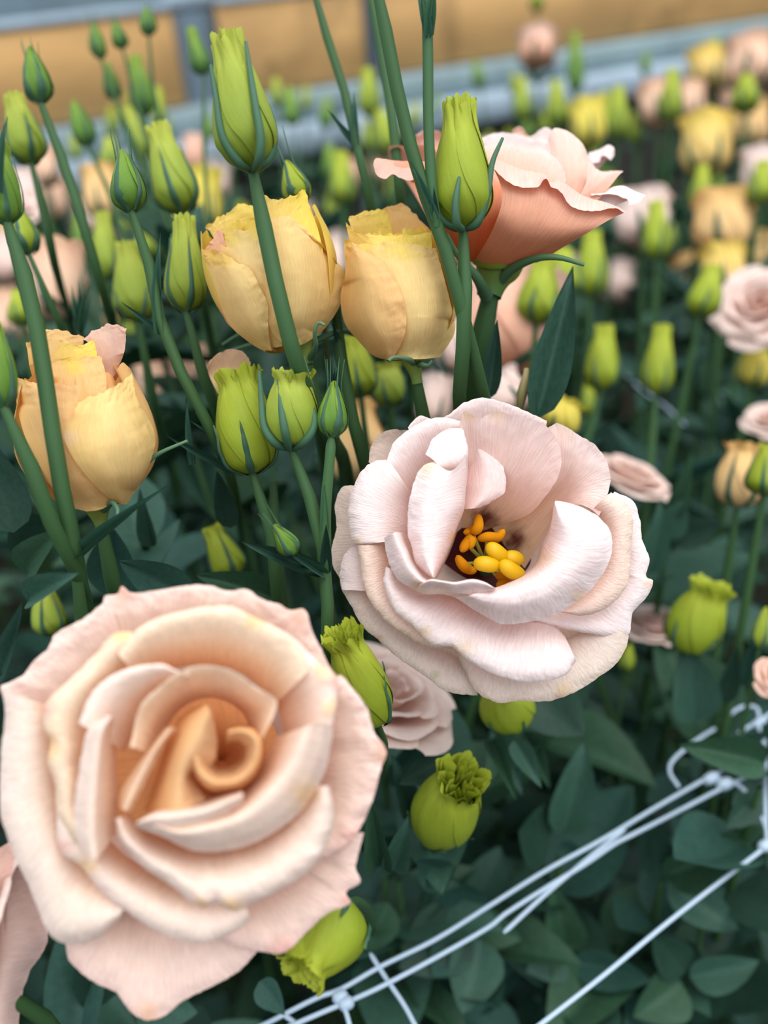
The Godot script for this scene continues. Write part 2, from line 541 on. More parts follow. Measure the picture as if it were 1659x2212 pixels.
func make_materials() -> void:
	var n := FastNoiseLite.new()
	n.seed = 5
	n.frequency = .01
	# petals: fine veins that run from base to rim and fan a little
	var vein := func(u: float, v: float) -> float:
		var w := u * 640.0 + 14.0 * n.get_noise_2d(u * 200.0, v * 200.0)
		var a := n.get_noise_2d(w * 9.0, v * 260.0)
		var b := n.get_noise_2d(w * 22.0 + 900.0, v * 520.0)
		return .5 + .5 * clampf(a * .9 + b * .6, -1, 1)
	var petal_tex := picture(384, 384, func(u: float, v: float) -> Color:
		var k: float = vein.call(u, v)
		var blot := n.get_noise_2d(u * 900.0, v * 900.0 + 333.0)
		var speck := 1.0 if n.get_noise_2d(u * 9000.0, v * 9000.0) < .52 else .9
		var g := (.89 + .11 * k) * speck
		return Color(minf(g + .02, 1), g * (.985 + .02 * blot), g * (.975 + .02 * blot)))
	var petal_bump := picture(384, 384, func(u: float, v: float) -> Color:
		var k: float = vein.call(u, v)
		return Color(k, k, k))
	var leaf_tex := picture(192, 192, func(u: float, v: float) -> Color:
		var x := absf(u - .5) * 2.0
		var rib := exp(-pow(x / .035, 2.0))
		var side := absf(fposmod(v * 6.0 - x * 1.9, 1.0) - .5) * 2.0
		var k := clampf(rib * .32 + .1 * smoothstep(.93, 1.0, side) * (1.0 - x), 0, 1)
		var g := .86 + .1 * n.get_noise_2d(u * 700.0, v * 1400.0) + .03 * n.get_noise_2d(u * 4000.0, v * 4000.0)
		return Color(g, g, g).lerp(Color(1, 1, .97), k))
	var wood := picture(512, 128, func(u: float, v: float) -> Color:
		var w := n.get_noise_2d(u * 260.0, v * 900.0 + 60.0 * n.get_noise_2d(u * 160.0, v * 100.0))
		var f := n.get_noise_2d(u * 900.0, v * 9000.0)
		var knot := n.get_noise_2d(u * 500.0 + 77.0, v * 240.0)
		var g := .9 + .1 * w + .05 * f - .12 * smoothstep(.25, .5, knot)
		return Color(g, g * .97, g * .92))
	var soil := picture(256, 256, func(u: float, v: float) -> Color:
		var g := .6 + .3 * n.get_noise_2d(u * 2000.0, v * 2000.0) + .2 * n.get_noise_2d(u * 6000.0, v * 6000.0)
		return Color(g, g * .9, g * .8))
	var film := picture(256, 128, func(u: float, v: float) -> Color:
		var g := .92 + .08 * n.get_noise_2d(u * 700.0, v * 90.0) + .05 * n.get_noise_2d(u * 2400.0, v * 300.0)
		return Color(g, g, g))
	material("petal", {"rough": .55, "spec": .32, "back": Color(.62, .5, .44), "tex": petal_tex, "bump": petal_bump, "bump_scale": .012})
	material("petal_soft", {"rough": .55, "spec": .3, "back": Color(.74, .62, .38), "tex": petal_tex, "bump": petal_bump, "bump_scale": .005})
	material("bud", {"rough": .5, "spec": .3, "back": Color(.5, .56, .1), "tex": petal_tex, "bump": petal_bump, "bump_scale": .004})
	material("leaf", {"rough": .55, "spec": .34, "back": Color(.2, .34, .14), "tex": leaf_tex})
	material("leaf_plain", {"rough": .55, "spec": .34, "back": Color(.2, .32, .14)})
	material("stem", {"rough": .55, "spec": .32})
	material("anther", {"rough": .9, "spec": .2})
	material("stigma", {"rough": .45, "spec": .4})
	material("net", {"rough": .4, "spec": .5, "color": Color(.64, .71, .77), "vertex": false})
	material("wood", {"rough": .6, "vertex": false, "color": Color(.92, .74, .5), "tex": wood})
	material("rail", {"rough": .45, "vertex": false, "color": Color(.68, .75, .8), "tex": film})
	material("ledge", {"rough": .5, "vertex": false, "color": Color(.58, .66, .67), "tex": film})
	material("post", {"rough": .5, "vertex": false, "color": Color(.36, .43, .48)})
	material("film", {"rough": .4, "vertex": false, "color": Color(.66, .75, .79), "tex": film, "back": Color(.5, .55, .58)})
	material("soil", {"rough": .95, "vertex": false, "color": Color(.2, .15, .11), "tex": soil, "tri": Vector3(2.5, 2.5, 2.5)})
	material("concrete", {"rough": .9, "vertex": false, "color": Color(.33, .36, .37), "tex": soil, "tri": Vector3(2, 2, 2)})

# ---------------------------------------------------------------- the setting
func slab(root: Node3D, called: String, a: Vector3, b: Vector3, y0: float, y1: float, out0: float, out1: float, mat: String) -> void:
	# a bevelled board from a to b (along the wall), between two heights and two distances towards the camera
	var dir := (b - a)
	dir.y = 0
	var l := dir.length()
	dir = dir.normalized()
	var n := dir.cross(Vector3.UP)
	if n.dot(cam_at.origin - a) < 0:
		n = -n
	var e := minf(.004, minf(y1 - y0, out1 - out0) * .2)
	var prof := [[y0 + e, out0], [y0, out0 + e], [y0, out1 - e], [y0 + e, out1], [y1 - e, out1], [y1, out1 - e], [y1, out0 + e], [y1 - e, out0], [y0 + e, out0]]
	var st := SurfaceTool.new()
	st.begin(Mesh.PRIMITIVE_TRIANGLES)
	var corner := func(s: float, k: int) -> Vector3: return Vector3(a.x, 0, a.z) + dir * s + n * prof[k][1] + Vector3.UP * prof[k][0] - root.position
	for k in 8:
		for q in [[0, 0], [1, 0], [1, 1], [0, 0], [1, 1], [0, 1]]:
			st.set_uv(Vector2(q[0] * l, (k + q[1]) * .12))
			st.add_vertex(corner.call(q[0] * l, k + q[1]))
	for s in [0.0, l]:
		for k in range(1, 7):
			for q in ([0, k, k + 1] if s == 0.0 else [0, k + 1, k]):
				st.set_uv(Vector2(prof[q][0], prof[q][1]))
				st.add_vertex(corner.call(s, q))
	st.generate_normals()
	part(root, called, st.commit(), mat)

func edge_point(x: float, level: float) -> Vector3:      # a point of the line along the foot of the planks
	return on_level(x, 280.0 - 252.0 * x / 1659.0, level)

func build_setting() -> void:
	var floor_ := MeshInstance3D.new()
	var P := PackedVector3Array()
	for j in 41:
		for i in 41:
			var x := -2.6 + 5.2 * i / 40.0
			var z := .7 - 4.0 * j / 40.0
			P.append(Vector3(x, .012 * noise.get_noise_2d(x * 300.0, z * 300.0) - .012, z))
	floor_.mesh = grid(P, PackedColorArray(), 40, 40)
	floor_.name = "floor"
	floor_.material_override = mats.soil
	floor_.set_meta("kind", "structure")
	floor_.set_meta("label", "dark soil of the flower bed")
	floor_.set_meta("category", "soil")
	add_child(floor_)
	var level := cam_at.origin.y - .28
	var a := edge_point(-700, level)
	var b := edge_point(2500, level)
	var wall := Node3D.new()
	wall.name = "wall_back"
	wall.position = Vector3(edge_point(829, level).x, 0, edge_point(829, level).z)
	wall.set_meta("kind", "structure")
	wall.set_meta("label", "greenhouse side wall of wooden planks, grey posts and pale plastic film")
	wall.set_meta("category", "wall")
	add_child(wall)
	slab(wall, "plank", a, edge_point(392, level), level, level + .14, 0, .035, "wood")
	slab(wall, "plank", edge_point(487, level), edge_point(1340, level), level, level + .14, 0, .035, "wood")
	slab(wall, "plank", edge_point(1343, level), b, level, level + .14, 0, .035, "wood")
	slab(wall, "cap_rail", a, edge_point(392, level), level + .141, level + .153, -.01, .04, "rail")
	slab(wall, "cap_rail", edge_point(487, level), b, level + .141, level + .153, -.01, .04, "rail")
	slab(wall, "post", edge_point(398, level), edge_point(483, level), 0, level + .138, -.05, .018, "post")
	slab(wall, "post_cap", edge_point(396, level), edge_point(484, level), level + .139, level + .165, -.05, .02, "rail")
	slab(wall, "post", edge_point(776, level), edge_point(796, level), level - .1, level + 1.4, .036, .06, "post")
	slab(wall, "film", a, b, level + .1, level + 2.2, -.07, -.055, "film")
	slab(wall, "ledge", a, b, level - .05, level - .003, -.03, .06, "ledge")
	slab(wall, "gutter", a, b, level - .1, level - .051, -.03, .1, "rail")
	slab(wall, "footing", a, b, 0, level - .101, -.06, .05, "concrete")

# ---------------------------------------------------------------- the large blooms
func open_bloom() -> void:
	var d := .228
	var zm := [680.0, 820.0, 2.183]
	var neck := up(1050, 1220, d + .03)
	var calyx := up(1040, 1290, d + .05)
	var path := down_from([neck, calyx, up(1050, 1300, d + .1), up(1055, 1290, d + .18)])
	var root := shoot("lisianthus_bloom", "wide open pale pink bloom with yellow stigma and orange anthers at its centre", "flower", path, .0028, .0026, "open lisianthus blooms")
	var blush := [rgb(245, 218, 211), rgb(248, 232, 227), rgb(249, 239, 236)]
	var white := [rgb(246, 224, 218), rgb(249, 238, 235), rgb(250, 243, 241)]
	var cream := [rgb(238, 206, 180), rgb(243, 222, 208), rgb(243, 226, 206)]
	var grey := [rgb(235, 218, 204), rgb(238, 226, 214), rgb(236, 222, 206)]
	var throat := [rgb(236, 212, 168), rgb(243, 212, 198), rgb(246, 228, 222)]
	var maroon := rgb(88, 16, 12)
	var butter := rgb(236, 208, 150)
	var all := [
		# rows from the hidden base to the rim
		[[[-25, 400, 450, 450, 390, 500, 330], [-20, 255, 390, 262, 320, 300, 262, 360, 236, 450, 240]], grey, {}],
		[[[-23, 520, 420, 700, 350, 900, 380, 1050, 420], [-12, 440, 225, 490, 172, 560, 185, 620, 172, 700, 112, 790, 86, 900, 110, 1000, 152, 1095, 195]], blush, {"bulge": 2.0}],
		[[[-18, 300, 560, 290, 600, 280, 660, 280, 720, 280, 800, 290, 850, 300, 880], [-21, 185, 500, 125, 510, 95, 600, 102, 700, 75, 820, 95, 900, 140, 960]], grey, {}],
		[[[-20, 260, 850, 270, 930, 300, 1020, 360, 1100, 430, 1160, 500, 1220, 580, 1270, 660, 1310, 740, 1350], [-17, 118, 880, 122, 980, 170, 1065, 230, 1170, 290, 1220, 390, 1310, 520, 1400, 620, 1470, 770, 1490]], grey, {"bulge": 2.0, "st": [[300, 1230, 30, rgb(214, 172, 140)], [570, 1390, 20, rgb(190, 196, 150)]]}],
		[[[-14, 300, 800, 290, 850, 280, 900, 280, 950, 290, 1000], [-14, 210, 775, 160, 800, 130, 850, 118, 920, 125, 990]], white, {"bulge": 1.5}],
		[[[-18, 700, 1200, 800, 1250, 850, 1280, 900, 1300, 1000, 1300, 1100, 1280, 1150, 1250, 1200, 1220, 1260, 1180, 1300, 1150, 1300, 1120], [-13, 655, 1270, 710, 1380, 760, 1470, 850, 1520, 970, 1515, 1110, 1515, 1230, 1472, 1300, 1430, 1420, 1340, 1470, 1260, 1478, 1205]], grey, {"bulge": 3.0, "st": [[1170, 1470, 40, butter], [1150, 1500, 30, rgb(210, 170, 160)]]}],
		[[[-17, 1350, 600, 1400, 700, 1400, 800, 1400, 900, 1350, 1000, 1250, 1060, 1100, 1080, 950, 1080], [-13, 1415, 528, 1500, 570, 1530, 650, 1545, 760, 1580, 850, 1562, 930, 1597, 948, 1570, 1020, 1500, 1100, 1480, 1200, 1400, 1212, 1200, 1180, 1040, 1140]], white, {"bulge": 3.0, "st": [[1580, 960, 40, rgb(226, 196, 160)]]}],
		[[[-12, 340, 780, 350, 850, 370, 940, 420, 1030, 500, 1100, 580, 1150, 680, 1200], [-8, 205, 780, 215, 870, 240, 1000, 300, 1100, 420, 1200, 540, 1262, 645, 1272]], cream, {"bulge": 3.0}],
		[[[-12, 470, 560, 460, 580, 450, 610, 445, 650, 440, 700, 435, 730, 430, 750], [-9, 350, 378, 280, 385, 215, 440, 165, 560, 160, 680, 185, 772, 222, 780]], white, {"bulge": 4.5, "st": [[200, 770, 30, butter]]}],
		[[[-21, 470, 640, 520, 560, 600, 450, 680, 400, 720, 380], [-8, 345, 440, 342, 380, 370, 300, 430, 245, 520, 192, 600, 180, 690, 195]], blush, {"bulge": 4.0}],
		[[[-9, 1300, 620, 1340, 660, 1360, 720, 1360, 800, 1330, 900, 1260, 980, 1180, 1040, 1100, 1080], [-6, 1395, 530, 1460, 580, 1500, 660, 1490, 800, 1480, 950, 1400, 1060, 1270, 1112, 1180, 1100]], cream, {"bulge": 3.0}],
		[[[-14, 420, 930, 450, 980, 520, 1010, 600, 1010, 680, 1030, 760, 1080, 850, 1120, 900, 1140, 980, 1130, 1050, 1130, 1120, 1150, 1180, 1210], [-3, 335, 880, 325, 960, 370, 1080, 480, 1180, 560, 1250, 650, 1262, 700, 1310, 820, 1380, 950, 1420, 1080, 1420, 1180, 1395, 1232, 1325]], white, {"bulge": 5.0, "st": [[700, 1265, 60, rgb(236, 214, 176)], [520, 1190, 30, butter]]}],
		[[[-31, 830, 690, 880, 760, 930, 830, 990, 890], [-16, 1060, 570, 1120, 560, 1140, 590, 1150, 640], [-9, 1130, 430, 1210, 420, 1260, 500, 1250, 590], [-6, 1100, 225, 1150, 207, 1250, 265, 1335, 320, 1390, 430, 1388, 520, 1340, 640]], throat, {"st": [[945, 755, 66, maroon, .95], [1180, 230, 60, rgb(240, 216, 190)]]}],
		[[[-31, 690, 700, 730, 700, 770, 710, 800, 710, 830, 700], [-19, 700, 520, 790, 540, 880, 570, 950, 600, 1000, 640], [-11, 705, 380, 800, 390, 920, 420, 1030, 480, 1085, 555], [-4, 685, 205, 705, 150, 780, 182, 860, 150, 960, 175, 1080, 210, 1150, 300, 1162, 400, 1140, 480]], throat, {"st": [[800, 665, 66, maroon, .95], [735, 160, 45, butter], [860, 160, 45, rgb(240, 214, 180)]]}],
		[[[-14, 690, 612, 697, 500, 712, 380, 720, 280], [-9, 740, 608, 790, 540, 800, 420, 750, 282], [-11, 780, 605, 860, 560, 900, 520, 890, 410, 850, 340, 790, 285]], blush, {"swap": true}],
		[[[-18, 640, 600, 660, 600, 680, 600, 690, 600, 700, 560], [1, 600, 430, 650, 420, 690, 420, 715, 400, 722, 370], [-1, 520, 350, 560, 275, 620, 238, 690, 230, 716, 280]], white, {}],
		[[[-24, 720, 420, 712, 500, 700, 580, 695, 640, 670, 720, 650, 780, 620, 850, 575, 935], [1, 716, 350, 712, 420, 700, 520, 690, 600, 655, 670, 625, 750, 600, 820, 562, 932], [6, 645, 430, 600, 480, 560, 540, 532, 640, 520, 720, 520, 800, 530, 860, 560, 932], [1, 565, 388, 520, 400, 480, 450, 448, 560, 436, 700, 455, 780, 480, 870, 556, 936]], white, {"st": [[530, 410, 60, rgb(236, 206, 168)], [660, 740, 40, rgb(240, 205, 160)]], "ruf": .8}],
		[[[-10, 440, 728, 450, 770, 470, 830, 490, 870, 510, 900, 530, 920, 555, 935], [5, 380, 720, 400, 770, 425, 820, 445, 870, 475, 910, 505, 940, 535, 955], [1, 325, 745, 335, 800, 345, 850, 370, 910, 400, 950, 450, 975, 490, 985]], white, {"st": [[490, 975, 30, butter]]}],
		[[[-12, 560, 960, 600, 970, 650, 975, 700, 970, 760, 970, 810, 975, 850, 985], [9, 500, 965, 545, 942, 600, 948, 660, 955, 740, 942, 800, 955, 852, 985], [6, 485, 985, 540, 990, 600, 988, 660, 1005, 740, 1012, 800, 1008, 850, 990]], white, {"ruf": .8}],
		[[[-22, 850, 985, 900, 960, 950, 930, 1000, 900, 1035, 870, 1050, 840, 1060, 800, 1075, 760, 1095, 720, 1110, 680, 1120, 640, 1122, 600], [4, 780, 1000, 880, 985, 970, 955, 1040, 915, 1085, 870, 1110, 820, 1120, 790, 1130, 750, 1130, 700, 1128, 660, 1128, 620, 1130, 590], [8, 720, 1020, 860, 1050, 1000, 1035, 1110, 990, 1180, 930, 1240, 870, 1270, 810, 1270, 760, 1240, 710, 1200, 670, 1165, 630, 1132, 580], [2, 660, 1025, 760, 1090, 880, 1152, 1010, 1142, 1130, 1110, 1240, 1040, 1320, 970, 1390, 850, 1398, 730, 1340, 650, 1230, 590, 1135, 570]], white, {"st": [[1245, 1020, 40, rgb(232, 206, 160)], [1080, 840, 60, rgb(240, 214, 180)]], "nv": 40}],
	]
	for p in all:
		var o: Dictionary = p[2].duplicate()
		o.merge({"zm": zm, "d": d, "c": p[1]})
		petal(root, p[0], o)
	# throat: dark maroon floor of the cup
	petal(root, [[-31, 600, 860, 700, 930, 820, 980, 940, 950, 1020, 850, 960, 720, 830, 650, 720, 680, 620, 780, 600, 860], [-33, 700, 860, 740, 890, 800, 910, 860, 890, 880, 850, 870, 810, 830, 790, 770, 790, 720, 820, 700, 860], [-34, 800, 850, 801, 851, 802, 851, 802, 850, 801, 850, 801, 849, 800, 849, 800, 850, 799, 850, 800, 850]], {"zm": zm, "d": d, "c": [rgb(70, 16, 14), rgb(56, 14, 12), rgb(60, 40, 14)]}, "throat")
	# sepal-side petals that close the bowl behind
	for k in 5:
		var base := [-36]
		var rim := [-21]
		for q in 7:
			var a := TAU * k / 5 + (q - 3) * .26 + .3
			base.append_array([820 + 150 * cos(a), 830 + 140 * sin(a)])
			rim.append_array([830 + (600 + 30 * cos(q * 2.0)) * cos(a), 830 + (560 + 30 * cos(q * 2.0)) * sin(a)])
		petal(root, [base, rim], {"zm": zm, "d": d, "c": grey, "bulge": -1.5})
	var at := func(x: float, y: float, z: float) -> Vector3: return up(zm[0] + x / zm[2], zm[1] + y / zm[2], d - z * .001) - root.position
	for a in [[[700, 722], [740, 715], [768, 700], [772, 632]], [[765, 752], [815, 742], [865, 742], [895, 705]], [[690, 812], [715, 775], [738, 752], [735, 800]], [[668, 828], [695, 870], [725, 895], [765, 905]], [[850, 930], [890, 925], [925, 945], [950, 950]], [[855, 975], [890, 962], [930, 958], [960, 955]]]:
		var pts := []
		var z := -15.0
		for q in a:
			pts.append(at.call(q[0], q[1], z + 3.0 * noise.get_noise_2d(q[0], q[1])))
		var stamen := part(root, "anther", tube(path3(pts, 18), blob_r(.0015), 8, rgb(186, 118, 14), rgb(198, 130, 18)), "anther")
		part(stamen, "filament", tube(path3([pts[1], (pts[1] + at.call(800, 860, -31)) * .5, at.call(800, 860, -31)], 8), stem_r(.0005, .0005), 6, rgb(190, 190, 90)), "stigma")
	for s in [[[812, 778, -9], [840, 800, -8], [870, 825, -9], [905, 848, -11]], [[752, 868, -9], [790, 868, -7.5], [830, 872, -8], [868, 872, -10]], [[872, 862, -9], [900, 880, -7.5], [935, 905, -8], [985, 925, -10]], [[890, 850, -11], [925, 842, -10], [955, 850, -11], [965, 865, -12]]]:
		var pts := []
		for q in s:
			pts.append(at.call(q[0], q[1], q[2]))
		part(root, "stigma", tube(path3(pts, 20), blob_r(.0022), 12, rgb(204, 162, 12), rgb(196, 152, 10)), "stigma")
	part(root, "style", tube(path3([at.call(860, 860, -11), at.call(830, 850, -18), at.call(800, 850, -32)], 8), stem_r(.0013, .0016), 8, rgb(120, 140, 40)), "stigma")
	for k in 5:
		var a := TAU * k / 5 + .4
		var b := cam_at.basis.x * cos(a) + cam_at.basis.y * sin(a)
		leaf(root, calyx, calyx + b * .022 + cam_at.basis.z * .012, .004, cam_at.basis.z, 2, k % 4)
	leaf_pairs(root, path, .62, .3, .06, .055, .45)

func near_bloom() -> void:
	var d := .178
	var zm := [0.0, 1240.0, 1.929]
	var neck := up(420, 1740, d + .03)
	var calyx := up(440, 1860, d + .055)
	var path := down_from([neck, calyx, up(450, 1850, d + .11), up(450, 1840, d + .18)])
	var root := shoot("lisianthus_bloom", "largest peach cream bloom close up with spiralled petals and a closed centre", "flower", path, .0028, .0026, "open lisianthus blooms")
	var outer := [rgb(243, 208, 188), rgb(245, 222, 206), rgb(245, 218, 206)]
	var pale := [rgb(244, 212, 180), rgb(248, 232, 214), rgb(249, 237, 224)]
	var butter := [rgb(244, 208, 164), rgb(248, 230, 200), rgb(248, 230, 202)]
	var warm := [rgb(232, 172, 110), rgb(240, 196, 140), rgb(245, 214, 170)]
	var gold := rgb(244, 206, 132)
	var rosy := rgb(240, 178, 166)
	var all := [
		[[[-26, 420, 1380, 470, 1390, 520, 1400, 560, 1400, 600, 1400, 650, 1400, 700, 1400, 800, 1400, 900, 1380], [-17, 272, 1540, 290, 1612, 390, 1700, 480, 1742, 540, 1820, 610, 1860, 690, 1838, 760, 1780, 900, 1710, 1000, 1650, 1070, 1575]], outer, {"bulge": 3.0, "st": [[620, 1830, 50, rgb(240, 190, 150)]]}],
		[[[-23, 900, 1330, 960, 1330, 1010, 1320, 1060, 1300, 1110, 1270, 1150, 1240, 1190, 1200, 1220, 1160, 1240, 1130, 1260, 1100, 1280, 1040], [-15, 920, 1525, 1000, 1560, 1090, 1572, 1180, 1580, 1280, 1490, 1370, 1412, 1462, 1370, 1440, 1330, 1503, 1280, 1482, 1230, 1490, 1180, 1515, 1080]], outer, {"bulge": 3.0, "st": [[1180, 1570, 70, rosy], [1450, 1360, 40, rosy]]}],
		[[[-20, 1200, 1080, 1250, 1000, 1280, 930, 1290, 860, 1290, 800, 1290, 740, 1280, 680, 1270, 620, 1260, 560, 1240, 500], [-12, 1310, 1195, 1420, 1150, 1500, 1060, 1560, 920, 1590, 800, 1612, 740, 1560, 660, 1530, 560, 1480, 490, 1420, 420]], outer, {"bulge": 3.0, "ruf": 1.2, "st": [[1600, 740, 50, rgb(240, 184, 150)], [1480, 1110, 60, rosy]]}],
		[[[-24, 1200, 500, 1150, 430, 1100, 400, 1050, 370, 1000, 360, 900, 340, 800, 340, 700, 360, 600, 400, 540, 440, 500, 480], [-14, 1395, 430, 1300, 232, 1270, 150, 1200, 150, 1170, 128, 1080, 100, 1030, 62, 960, 70, 850, 45, 760, 50, 680, 65, 600, 75, 540, 76, 508, 50, 490, 82, 440, 92, 425, 150]], outer, {"bulge": 3.0, "ruf": 1.0, "st": [[1250, 160, 60, rgb(240, 186, 160)], [510, 70, 50, rgb(238, 176, 150)]]}],
		[[[-22, 560, 380, 500, 420, 460, 460, 430, 500, 400, 540, 380, 580, 360, 620, 350, 700], [-14, 450, 105, 340, 190, 230, 250, 200, 310, 130, 372, 100, 420, 40, 450, 3, 472, 20, 530]], outer, {"bulge": 3.0, "ruf": 1.0}],
		[[[-17, 250, 560, 260, 640, 270, 720, 280, 800, 290, 900, 310, 1000, 330, 1080, 360, 1150, 400, 1200, 450, 1240, 500, 1270, 560, 1300], [-10, 12, 490, 20, 600, 5, 740, 0, 900, 2, 1000, 50, 1150, 120, 1300, 170, 1425, 205, 1500, 280, 1542, 400, 1520, 490, 1450]], pale, {"bulge": 6.0}],
		[[[-14, 600, 400, 540, 430, 490, 480, 450, 530, 420, 600, 400, 680, 390, 760, 390, 840, 390, 920, 400, 1000, 420, 1060], [-5, 545, 238, 470, 250, 400, 330, 300, 430, 190, 540, 183, 640, 212, 700, 200, 780, 230, 880, 240, 1000, 300, 1110]], butter, {"bulge": 6.0, "st": [[200, 720, 60, gold], [510, 250, 50, gold], [190, 560, 40, rosy]]}],
		[[[-17, 600, 470, 640, 430, 700, 400, 800, 380, 900, 380, 980, 400, 1060, 450, 1100, 500, 1130, 560], [-3, 490, 330, 540, 260, 620, 200, 800, 145, 960, 135, 1060, 180, 1180, 240, 1250, 310, 1290, 400]], butter, {"bulge": 5.0, "st": [[1060, 190, 50, gold]]}],
		[[[-17, 1120, 480, 1140, 520, 1160, 560, 1170, 600, 1180, 650, 1180, 700, 1170, 760, 1140, 820, 1100, 880], [-4, 1190, 240, 1250, 290, 1330, 370, 1402, 430, 1400, 560, 1370, 700, 1355, 820, 1280, 960, 1180, 1050]], pale, {"bulge": 5.0, "st": [[1350, 400, 50, gold], [1400, 450, 40, rosy], [1340, 830, 90, gold], [1380, 560, 40, gold]]}],
		[[[-15, 400, 980, 420, 1060, 470, 1120, 520, 1170, 600, 1220, 700, 1260, 800, 1280, 900, 1280, 1000, 1260], [-6, 235, 980, 250, 1150, 340, 1222, 420, 1320, 560, 1430, 700, 1510, 850, 1537, 960, 1500, 1040, 1440]], pale, {"bulge": 5.0, "st": [[360, 1215, 50, gold], [260, 1140, 40, rosy]]}],
		[[[-13, 540, 1000, 580, 1040, 640, 1080, 720, 1110, 800, 1130, 880, 1130, 960, 1120, 1040, 1100, 1100, 1060, 1160, 1010, 1220, 950, 1270, 890], [-1, 480, 1020, 500, 1110, 600, 1222, 700, 1290, 840, 1392, 900, 1370, 970, 1402, 1060, 1370, 1200, 1300, 1330, 1190, 1390, 1020, 1375, 880]], pale, {"bulge": 7.0, "ruf": 1.0, "st": [[960, 1390, 60, gold], [840, 1380, 40, gold], [1260, 930, 60, gold]]}],
		[[[-10, 1150, 680, 1110, 760, 1070, 850, 1000, 910, 900, 960, 780, 1000, 640, 1020], [6, 1260, 640, 1190, 800, 1090, 920, 980, 1000, 850, 1040, 740, 1060, 640, 1040], [5, 1340, 620, 1300, 800, 1200, 960, 1060, 1060, 900, 1110, 760, 1110, 640, 1060], [0, 1390, 640, 1350, 830, 1260, 980, 1120, 1090, 960, 1150, 800, 1150, 640, 1070]], pale, {"st": [[1270, 920, 70, gold]]}],
		[[[-9, 478, 610, 480, 700, 485, 800, 490, 930, 490, 1000, 500, 1060], [5, 468, 592, 430, 660, 410, 780, 395, 980, 395, 1080, 405, 1180], [1, 440, 590, 372, 640, 340, 760, 310, 980, 320, 1100, 345, 1210]], pale, {"st": [[345, 1205, 50, gold]]}],
		[[[-11, 520, 740, 560, 640, 600, 570, 660, 510, 720, 470, 790, 460], [1, 330, 620, 380, 500, 470, 420, 580, 382, 680, 376, 740, 402, 790, 420]], pale, {"bulge": 4.0}],
		[[[-16, 660, 760, 680, 680, 720, 600, 770, 550, 840, 520, 900, 520, 960, 540, 1010, 580, 1040, 640, 1050, 700], [2, 545, 720, 580, 560, 650, 480, 730, 420, 830, 382, 960, 400, 1080, 480, 1152, 530, 1135, 600, 1095, 680]], butter, {"bulge": 3.0, "ruf": .9}],
		[[[-10, 600, 985, 640, 880, 670, 780, 700, 690, 760, 590, 850, 540], [3, 690, 985, 705, 890, 730, 790, 765, 690, 810, 610, 862, 545], [5, 760, 980, 760, 900, 770, 820, 800, 760, 850, 680, 880, 580], [-3, 860, 940, 815, 880, 795, 820, 870, 810, 905, 730, 890, 600]], warm, {"swap": true, "ruf": .9}],
		[[[-16, 780, 790, 810, 870, 860, 925, 910, 940, 1010, 925, 1085, 830, 1105, 710, 1070, 640, 1000, 625, 945, 640], [4, 800, 762, 820, 832, 860, 872, 900, 886, 1000, 872, 1070, 800, 1085, 700, 1050, 655, 1000, 645, 950, 655], [2, 840, 750, 855, 800, 885, 835, 915, 848, 985, 835, 1035, 780, 1045, 715, 1020, 685, 985, 675, 945, 680], [-14, 870, 745, 880, 780, 900, 800, 920, 808, 970, 795, 1000, 760, 1005, 730, 995, 715, 975, 710, 940, 712]], warm, {}],
		[[[-11, 600, 1010, 680, 970, 760, 950, 850, 930, 930, 905, 1000, 890], [7, 570, 1035, 640, 1005, 760, 990, 860, 975, 960, 935, 1012, 916], [4, 565, 1052, 640, 1078, 700, 1097, 800, 1072, 900, 1030, 1012, 955]], pale, {}],
		[[[-5, 490, 965, 500, 905, 540, 840, 600, 755, 690, 640], [2, 520, 985, 550, 910, 590, 830, 640, 740, 715, 640], [-2, 545, 990, 590, 900, 630, 820, 680, 720, 740, 640]], butter, {}],
	]
	for p in all:
		var o: Dictionary = p[2].duplicate()
		o.merge({"zm": zm, "d": d, "c": p[1]})
		petal(root, p[0], o)
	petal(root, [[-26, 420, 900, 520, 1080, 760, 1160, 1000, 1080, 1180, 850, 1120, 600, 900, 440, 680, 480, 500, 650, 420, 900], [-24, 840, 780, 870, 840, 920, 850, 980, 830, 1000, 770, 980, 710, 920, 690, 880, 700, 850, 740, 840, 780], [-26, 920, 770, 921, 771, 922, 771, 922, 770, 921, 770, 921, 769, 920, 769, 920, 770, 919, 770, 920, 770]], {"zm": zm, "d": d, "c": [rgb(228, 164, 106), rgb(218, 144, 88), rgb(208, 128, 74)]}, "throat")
	for k in 5:
		var base := [-34]
		var rim := [-21]
		for q in 7:
			var a := TAU * k / 5 + (q - 3) * .26 + .5
			base.append_array([850 + 150 * cos(a), 830 + 150 * sin(a)])
			rim.append_array([810 + 600 * cos(a), 830 + 600 * sin(a)])
		petal(root, [base, rim], {"zm": zm, "d": d, "c": outer, "bulge": -1.0})
	for k in 5:
		var a := TAU * k / 5 + .7
		var b := cam_at.basis.x * cos(a) + cam_at.basis.y * sin(a)
		leaf(root, calyx, calyx + b * .02 + cam_at.basis.z * .012, .004, cam_at.basis.z, 2, k % 4)

